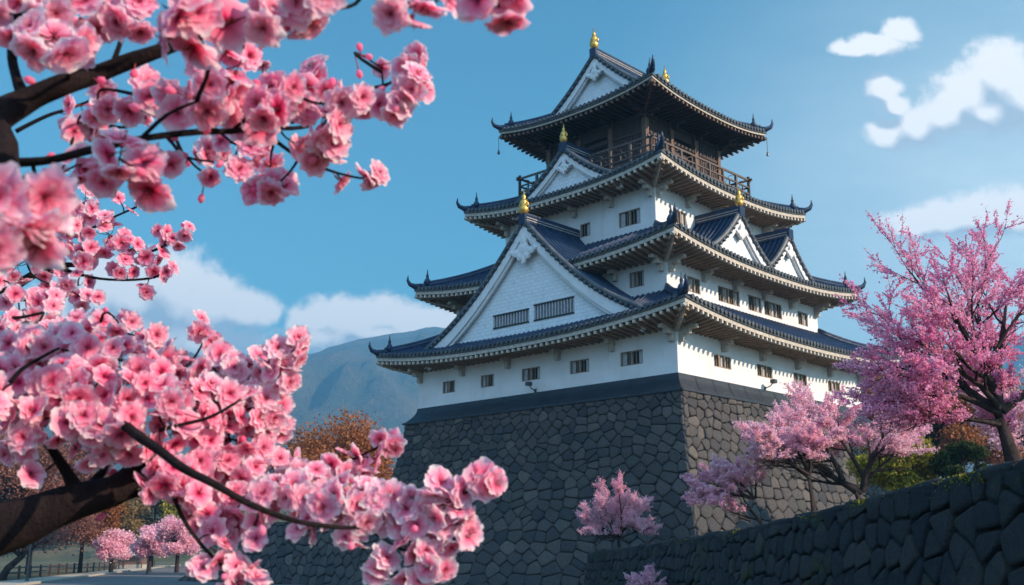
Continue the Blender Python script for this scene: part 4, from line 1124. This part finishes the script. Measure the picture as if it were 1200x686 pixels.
fg = empty('cherry_tree', (-1.75, 1.25, 0)); tag(fg, 'nearest cherry tree, its limbs reaching in from the left covered in large pink blossoms', 'tree')
FO = Vector(fg.location)
px2 = lambda n_, Y: n_*Y/1250.0/2
def wig(pts, k=4, amp=.004, seed=0):
    """Catmull-Rom through pts with small knobbly wander"""
    P = [pts[0]]+pts+[pts[-1]]; out = []
    for i in range(1, len(P)-2):
        for j in range(k):
            t_ = j/k; a, b, c, d_ = P[i-1], P[i], P[i+1], P[i+2]
            q = .5*((2*b)+(c-a)*t_+(2*a-5*b+4*c-d_)*t_*t_+(3*b-a-3*c+d_)*t_**3)
            q = q+Vector((noise.noise(q*14+Vector((seed, 0, 0))), noise.noise(q*14+Vector((0, seed, 5))), noise.noise(q*14+Vector((3, 0, seed)))))*amp
            out.append(q)
    out.append(pts[-1]); return out
LIMBS = [  # (points in view px with distance), widths in px, start on trunk height or None
 ([(-60, 205, .95), (0, 140, .98), (35, 118, 1.0), (75, 98, 1.0), (120, 82, 1.02), (190, 58, 1.02), (290, 18, 1.05), (350, -22, 1.08)], [46, 40, 32, 27, 23, 19, 14, 9], 2.35),
 ([(28, 124, 1.0), (17, 90, 1.0), (14, 60, 1.0), (24, 14, 1.0), (8, -25, 1.0)], [20, 14, 12, 10, 8], None),
 ([(131, 76, 1.02), (142, 42, 1.02), (146, 10, 1.0), (156, -20, 1.0)], [8, 6, 5, 4], None),
 ([(-50, 200, 1.04), (0, 193, 1.02), (60, 187, 1.0), (110, 176, 1.0), (165, 163, 1.0), (230, 156, 1.02), (300, 150, 1.08), (362, 148, 1.2)], [14, 12, 11, 10, 9, 8, 7, 5], 2.2),
 ([(168, 161, 1.0), (195, 135, .98), (232, 118, .98)], [6, 5, 3], None),
 ([(195, 159, 1.01), (218, 184, 1.18), (250, 190, 1.2)], [5, 4, 2.5], None),
 ([(215, 180, 1.18), (232, 196, 1.2), (248, 207, 1.2)], [4, 3, 2], None),
 ([(322, 165, 1.2), (350, 186, 1.2), (385, 200, 1.2), (426, 209, 1.2)], [5, 4.5, 3.5, 3], None),
 ([(342, 143, 1.2), (375, 120, 1.15), (405, 110, 1.15), (450, 100, 1.15), (473, 88, 1.15)], [7, 5, 4, 4, 3], None),
 ([(448, 102, 1.15), (447, 84, 1.15)], [3, 2.5], None),
 ([(20, 155, 1.3), (55, 137, 1.3), (80, 128, 1.3), (105, 118, 1.3)], [6, 5, 4, 3], None),
 ([(-60, 365, 2.1), (0, 346, 2.15), (30, 327, 2.2), (64, 312, 2.2), (95, 313, 2.2)], [17, 14, 11, 8, 5], 2.0),
 ([(66, 313, 2.2), (95, 322, 2.2), (130, 328, 2.2), (175, 326, 2.2), (196, 318, 2.2)], [5, 4, 3.5, 3, 2], None),
 ([(95, 275, 2.2), (120, 260, 2.2), (160, 243, 2.2)], [4, 3, 2.5], None),
 ([(175, 296, 2.2), (195, 287, 2.2), (218, 272, 2.2)], [3.5, 3, 2], None),
 ([(-40, 375, 1.9), (0, 374, 1.9), (25, 372, 1.9), (50, 366, 1.9)], [6, 5, 4, 3], 1.9),
 ([(-260, 700, 1.28), (-60, 644, 1.3), (0, 620, 1.32), (45, 604, 1.33), (90, 587, 1.35), (130, 573, 1.36), (160, 553, 1.38), (185, 530, 1.40)], [84, 68, 60, 50, 43, 36, 28, 18], 1.42),
 ([(88, 588, 1.35), (78, 555, 1.34), (62, 528, 1.33), (44, 508, 1.32), (22, 498, 1.32)], [24, 14, 11, 9, 7], None),
 ([(100, 582, 1.36), (112, 562, 1.38), (125, 545, 1.40), (142, 535, 1.42)], [18, 12, 8, 5], None),
 ([(128, 585, 1.37), (150, 578, 1.38), (178, 576, 1.4)], [14, 9, 6], None),
 ([(150, 500, 1.26), (180, 522, 1.20), (215, 550, 1.17), (250, 568, 1.16), (300, 594, 1.17), (350, 611, 1.2), (400, 618, 1.24), (445, 612, 1.3), (480, 600, 1.3)], [12, 12, 11, 9, 8, 6.5, 5.5, 4.5, 3.5], None),
 ([(185, 530, 1.40), (176, 517, 1.34), (150, 500, 1.26), (120, 484, 1.40), (80, 475, 1.45), (30, 466, 1.45), (-30, 452, 1.45)], [18, 13, 11, 8, 8, 8, 8], None),
 ([(204, 585, 1.3), (215, 610, 1.3), (236, 640, 1.3), (268, 672, 1.3), (285, 695, 1.3)], [6, 5, 4.5, 4, 3], None),
 ([(470, 602, 1.3), (505, 590, 1.28), (545, 578, 1.25), (572, 566, 1.25)], [4, 3.5, 3, 2.5], None),
 ([(428, 616, 1.3), (455, 636, 1.3), (485, 648, 1.3), (515, 655, 1.3)], [4, 3.5, 3, 2], None),
 ([(350, 560, 1.4), (375, 552, 1.4), (412, 540, 1.4), (452, 519, 1.4)], [4, 3.5, 3, 2.5], None),
 ([(185, 505, 1.3), (215, 497, 1.3), (245, 488, 1.3), (282, 468, 1.3)], [5, 4.5, 4, 3], None),
 ([(208, 440, 1.5), (228, 420, 1.5), (243, 392, 1.5)], [4, 3, 2], None),
 ([(300, 450, 1.45), (322, 430, 1.45), (345, 405, 1.45)], [4, 3.5, 2.5], None),
 ([(10, 450, 1.25), (30, 430, 1.25), (70, 408, 1.25)], [6, 5, 3], None),
 ([(260, 575, 1.35), (262, 595, 1.35), (275, 615, 1.35)], [3, 3, 2], None),
 ([(282, 503, 1.5), (310, 498, 1.5), (335, 503, 1.5)], [3, 3, 2], None),
 ([(-90, 320, .66), (-40, 285, .68), (0, 262, .70), (24, 245, .71)], [14, 11, 8, 5], 2.15),
 ([(390, -30, .95), (440, -12, .9), (520, -12, .85), (590, -15, .8)], [10, 8, 6, 5], None),
]
skel = []      # (position) samples for attaching twigs
mb = MB(); mb.tube([(0, 0, -.2), (.03, .02, .5), (-.05, 0, 1.1), (.02, -.03, 1.7), (.10, -.08, 2.3), (.02, -.1, 3.0), (-.1, 0, 3.8)], [.17, .13, .12, .11, .09, .07, .05], 14); mb.build('trunk', M['bark'], fg, smooth=True)
for i, (pts, wds, th) in enumerate(LIMBS):
    P = [at(*q)-FO for q in pts]; rr = [px2(w_, q[2]) for w_, q in zip(wds, pts)]
    if th is not None:
        q0 = Vector((0.02, -.02, th)); P = [q0, q0.lerp(P[0], .55)+Vector((0, 0, .04))]+P; rr = [rr[0]*1.6, rr[0]*1.2]+rr
    K = 5; W_ = wig(P, K, .006 if rr[-1] > .003 else .003, i)
    R_ = [rr[min(j//K, len(rr)-1)]+(rr[min(j//K+1, len(rr)-1)]-rr[min(j//K, len(rr)-1)])*((j % K)/K) for j in range(len(W_))]
    R_ = [r_*(1+.14*noise.noise(W_[j]*25)) for j, r_ in enumerate(R_)]
    mb = MB(); mb.tube(W_, R_, 12 if rr[0] > .008 else 7)
    o = mb.build('limb' if rr[0] > .008 else 'branch', M['bark'], fg, smooth=True)
    skel += [(q, r_) for q, r_ in zip(W_, R_)]
CL = [  # blossom sprays: view px x, y, spray radius px, count, distance, flower width m
 (15,235,42,4,.70,.056),(42,262,30,2,.72,.056),(8,285,30,2,.70,.056),
 (66,44,36,5,.92,.052),(18,18,34,5,.96,.048),(98,54,20,2,1.0,.046),(118,16,36,5,.98,.046),(60,8,30,3,.95,.046),(160,14,30,4,.98,.046),
 (166,112,30,4,1.12,.046),(114,124,24,3,1.15,.044),(88,152,20,3,1.2,.044),(122,146,22,3,1.2,.044),(184,128,24,3,1.2,.044),(98,132,20,2,1.2,.044),
 (232,36,46,5,.84,.058),(208,12,26,2,.8,.048),(252,108,34,6,1.0,.046),(262,82,26,3,1.02,.046),(282,58,24,3,1.05,.044),(215,122,22,3,1.06,.044),(278,118,22,3,1.05,.045),
 (342,10,36,5,.88,.058),(375,2,24,2,.85,.048),(318,22,20,2,.85,.048),(472,8,24,3,.82,.048),(510,0,24,2,.84,.048),(583,8,28,4,.80,.052),(600,-4,14,1,.8,.05),
 (168,204,24,3,1.0,.056),(95,192,22,3,1.08,.044),(125,205,22,2,1.0,.045),(68,208,16,2,1.2,.042),(140,185,24,3,.95,.046),(190,190,14,2,1.1,.04),
 (310,140,28,5,1.02,.045),(286,146,18,2,1.08,.044),(340,108,26,4,1.06,.044),(368,88,18,2,1.12,.043),(382,98,20,3,1.12,.043),(405,122,24,4,1.08,.045),(378,148,22,3,1.08,.045),(390,170,24,4,1.1,.045),(372,186,14,2,1.12,.043),(352,170,14,2,1.14,.042),
 (435,125,18,3,1.14,.043),(448,80,4,1,1.25,.034),(482,74,16,3,1.14,.043),(486,98,18,4,1.12,.044),(476,118,12,2,1.12,.043),(462,128,12,2,1.12,.042),(345,128,20,3,1.1,.045),(325,118,18,2,1.1,.045),
 (250,172,18,3,1.35,.040),(246,208,4,1,1.2,.036),(236,182,12,2,1.35,.038),(298,176,18,3,1.3,.040),(316,196,12,2,1.25,.040),(320,222,16,3,1.2,.043),(298,224,8,1,1.25,.040),(335,212,10,1,1.22,.040),(275,195,14,2,1.3,.04),(400,212,4,1,1.22,.042),(434,206,12,3,1.2,.043),(308,76,4,1,1.6,.036),(270,165,14,2,1.3,.04),
 (74,216,10,2,2.3,.044),(100,236,22,7,2.2,.044),(58,248,20,6,2.2,.044),(84,262,26,9,2.2,.044),(118,254,14,3,2.2,.044),(128,276,26,9,2.2,.044),(160,243,9,2,2.2,.044),(138,232,8,1,2.2,.044),(155,292,20,6,2.2,.044),(178,300,14,4,2.2,.044),(190,276,10,3,2.2,.042),(206,282,8,2,2.2,.042),(220,272,7,2,2.2,.042),
 (60,292,26,9,2.2,.044),(30,282,22,6,2.1,.044),(20,312,24,8,2.1,.044),(55,318,20,5,2.2,.044),(100,300,22,8,2.2,.044),(92,335,16,3,2.2,.044),(145,315,18,5,2.2,.044),(172,338,12,3,2.2,.042),(198,318,7,2,2.2,.042),(186,320,7,2,2.2,.042),(76,338,14,3,2.1,.044),(98,352,11,3,2.1,.044),(115,348,8,1,2.1,.042),
 (22,352,24,7,2.0,.045),(55,364,24,8,2.0,.045),(12,384,24,8,1.9,.045),(40,395,26,8,1.8,.045),(75,385,18,4,1.8,.045),(-15,330,26,6,2.0,.045),(118,380,26,7,1.7,.044),(150,392,24,7,1.6,.044),(175,405,16,4,1.6,.044),(95,388,20,5,1.7,.044),
 (20,420,30,7,1.35,.045),(58,408,28,6,1.35,.045),(100,412,30,7,1.35,.045),(140,420,30,8,1.35,.045),(172,438,26,7,1.35,.045),(28,458,30,7,1.3,.045),(70,448,30,7,1.3,.046),(110,455,30,7,1.3,.046),(150,462,28,7,1.3,.046),(-15,440,30,6,1.3,.046),(190,465,26,6,1.3,.045),
 (205,420,14,4,1.5,.043),(238,384,12,3,1.5,.042),(246,398,8,2,1.5,.042),(222,436,20,5,1.45,.043),(250,432,20,5,1.45,.043),(276,436,20,5,1.45,.043),(300,428,20,5,1.45,.043),(298,448,24,6,1.45,.044),(322,420,14,4,1.4,.043),(348,400,11,3,1.4,.044),(340,418,14,4,1.4,.044),(330,440,16,4,1.4,.043),
 (215,472,28,7,1.35,.044),(248,468,26,7,1.38,.044),(282,482,26,7,1.4,.044),(310,466,20,5,1.42,.043),(320,486,16,4,1.42,.043),(330,502,9,3,1.45,.042),(235,505,28,7,1.35,.044),(270,515,28,7,1.4,.044),(300,522,26,7,1.42,.043),(205,500,22,5,1.32,.044),
 (25,495,28,6,1.28,.046),(60,490,26,5,1.28,.046),(100,495,28,6,1.28,.046),(140,500,24,5,1.28,.046),(165,520,18,3,1.3,.044),(36,556,3,1,1.3,.042),(15,530,14,2,1.3,.042),(104,532,20,4,1.3,.044),(130,520,18,3,1.32,.044),(-10,480,24,5,1.25,.046),(122,552,8,1,1.4,.042),
 (182,562,18,4,1.3,.044),(205,560,22,5,1.3,.044),(232,545,22,5,1.35,.044),(255,550,22,5,1.4,.043),(222,580,18,3,1.3,.044),(290,555,24,6,1.4,.043),(322,548,24,6,1.45,.043),(345,560,18,4,1.42,.043),(262,590,18,3,1.35,.043),(285,590,22,5,1.35,.044),
 (318,580,24,6,1.3,.045),(348,584,22,5,1.3,.045),(302,606,16,3,1.3,.044),(300,632,8,1,1.3,.045),(355,622,10,2,1.3,.045),(380,600,22,5,1.28,.045),(372,568,18,4,1.35,.044),(408,590,22,5,1.28,.045),(410,572,14,3,1.35,.044),(402,544,14,3,1.4,.043),(382,552,10,2,1.4,.043),(432,536,14,3,1.4,.043),(426,550,8,2,1.4,.043),(455,514,11,3,1.4,.043),(462,526,6,1,1.4,.043),
 (435,580,18,4,1.3,.045),(448,598,20,4,1.28,.045),(425,612,18,3,1.28,.045),(412,630,12,2,1.28,.045),(470,588,16,3,1.28,.045),(485,612,22,5,1.27,.045),(500,590,16,3,1.27,.045),(512,572,12,2,1.26,.045),(535,580,14,3,1.26,.045),(524,600,18,3,1.26,.045),(542,604,10,2,1.26,.045),(572,564,10,3,1.25,.046),(528,632,20,4,1.27,.045),(500,640,18,3,1.27,.045),(478,640,12,2,1.27,.045),(510,662,14,3,1.27,.045),(450,660,10,2,1.28,.045),(484,678,12,2,1.28,.045),(550,622,8,1,1.27,.044),(440,672,4,1,1.28,.045),
 (238,668,9,2,1.3,.043),(256,650,14,3,1.3,.043),(270,676,14,3,1.3,.043),(290,686,14,2,1.3,.043),(250,628,12,2,1.32,.042),(238,610,12,2,1.32,.042),(270,620,14,3,1.35,.042),(228,596,12,2,1.32,.043),(292,664,6,1,1.3,.042)]
skp = np.array([tuple(s_[0]) for s_ in skel]); FL = []; tw = MB()
camdir = lambda p: (Vector((0, 0, EYE))-p).normalized()
for ci, (x, y, rp, n, Y, fw) in enumerate(CL):
    C_ = at(x, y, Y); rad = rp*Y/1250
    c = C_-FO; dd = np.linalg.norm(skp-np.array(tuple(c)), axis=1); j = int(dd.argmin()); s0 = skel[j][0]
    if dd[j] > .02:
        mid = s0.lerp(c, .5)+Vector((frnd.gauss(0, .12), frnd.gauss(0, .12), frnd.gauss(0, .12)))*dd[j]
        W_ = wig([s0, mid, c], 5, .004, ci); tw.tube(W_, [max(.0011, .0018*(1-i/len(W_))*min(1, dd[j]*12)+.0008) for i in range(len(W_))], 6)
        skp = np.vstack([skp, np.array([tuple(q) for q in W_[3:]])]); skel += [(q, .002) for q in W_[3:]]
    placed = []
    tries = 0
    while len(placed) < n and tries < 200:
        tries += 1
        v = Vector((frnd.gauss(0, 1), frnd.gauss(0, 1), frnd.gauss(0, 1))).normalized()
        if n <= 1: off = Vector((0, 0, 0))
        else: off = v*rad*frnd.uniform(.45, .98)
        off.y *= .8
        p = C_+off
        if any((p-q).length < fw*.52*(1-tries/260) for q in placed): continue
        placed.append(p)
        ax = (off.normalized()*.75 if off.length > 1e-6 else Vector((0, 0, 0)))+camdir(p)*frnd.uniform(.25, 1.0)+Vector((frnd.gauss(0, .35)+.12, frnd.gauss(0, .35), frnd.gauss(0, .35)-.08))
        ax.normalize(); sz = fw*.5*frnd.uniform(.82, 1.12)
        FL.append((p-FO, ax, sz, frnd.randrange(len(VARS)), frnd.uniform(0, 6.28), sz/Y))
        # flower stalk back to the spray centre
        s1 = p-FO-ax*sz*.6; q_ = c.lerp(s1, .1)
        tw.tube([q_, q_.lerp(s1, .5)-Vector((0, 0, .002)), s1], [.0009, .0007, .0008], 4, cap=False)
tw.build('twigs', M['bark'], fg, smooth=True, kind='stuff')
# buds on thin stalks
bm_ = MB()
for k in range(110):
    j = frnd.randrange(len(skel)); p = skel[j][0]; 
    if p.x+FO.x < -.75: continue
    d_ = Vector((frnd.gauss(0, 1), frnd.gauss(0, 1), frnd.gauss(0, 1)-.2)).normalized(); e = p+d_*frnd.uniform(.012, .026)
    bm_.tube([p, p.lerp(e, .6), e], [.0009, .0007, .0009], 4, mi=1); bm_.tube([e, e+d_*.003, e+d_*.008, e+d_*.012], [.0012, .0036, .0042, .0008], 7, mi=0)
def seen(f):
    p = f[0]+FO; q = p-Vector((0, 0, EYE)); d_ = q.y*math.cos(PITCH)+q.z*math.sin(PITCH); v_ = -q.y*math.sin(PITCH)+q.z*math.cos(PITCH)
    X, Y_ = 600+1250*q.x/d_, 343-1250*v_/d_; return -10 < X < 1200 and -10 < Y_ < 696
FL.sort(key=lambda f: (-f[5] if seen(f) else 0))
VM = [flower_mesh('blossom', *v_) for v_ in VARS]
def rotm(ax, spin):
    q = Vector((0, 0, 1)).rotation_difference(ax).to_matrix(); return q @ Matrix.Rotation(spin, 3, 'Z')
for f in FL[:100]:
    o = bpy.data.objects.new('blossom', VM[f[3]]); COL.objects.link(o); o.parent = fg
    o.matrix_local = Matrix.LocRotScale(f[0], rotm(f[1], f[4]).to_quaternion(), Vector((f[2],)*3))
aV, aF, aA, aM, n0 = [], [], [], [], 0
for f in FL[100:]:
    V0, F0, A0, M0 = VARS[f[3]]; Rm = np.array(rotm(f[1], f[4])); 
    aV.append(V0 @ Rm.T*f[2]+np.array(tuple(f[0]))); aF.append(F0+n0); aA.append(A0); aM.append(M0); n0 += len(V0)
o = link('blossoms', flower_mesh('blossoms', np.vstack(aV), np.vstack(aF), np.concatenate(aA), np.concatenate(aM)), fg, None, 'stuff')
o = bm_.build('buds', [M['petal'], M['stamen']], fg, smooth=True, kind='stuff')
at3 = o.data.attributes.new('rad', 'FLOAT', 'POINT'); at3.data.foreach_set('value', np.full(len(o.data.vertices), .35, np.float32))
print('flowers', len(FL))

# ------------------------------------------------------------------ haze
hz_ = MB(); hz_.box(-3100, -650, -1.0, 3600, 3560, 585); m, t = new_mat('pale_air')
pv_ = t.n('ShaderNodeVolumePrincipled'); pv_.inputs['Density'].default_value = HAZE; pv_.inputs['Color'].default_value = (.18, .56, 1.0, 1); pv_.inputs['Anisotropy'].default_value = 0.15
o = t.n('ShaderNodeOutputMaterial'); t.put(pv_.outputs[0], o.inputs['Volume'])
hz = hz_.build('haze', m, kind='stuff'); hz['label'] = 'pale blue haze in the air over the valley'; hz['category'] = 'haze'
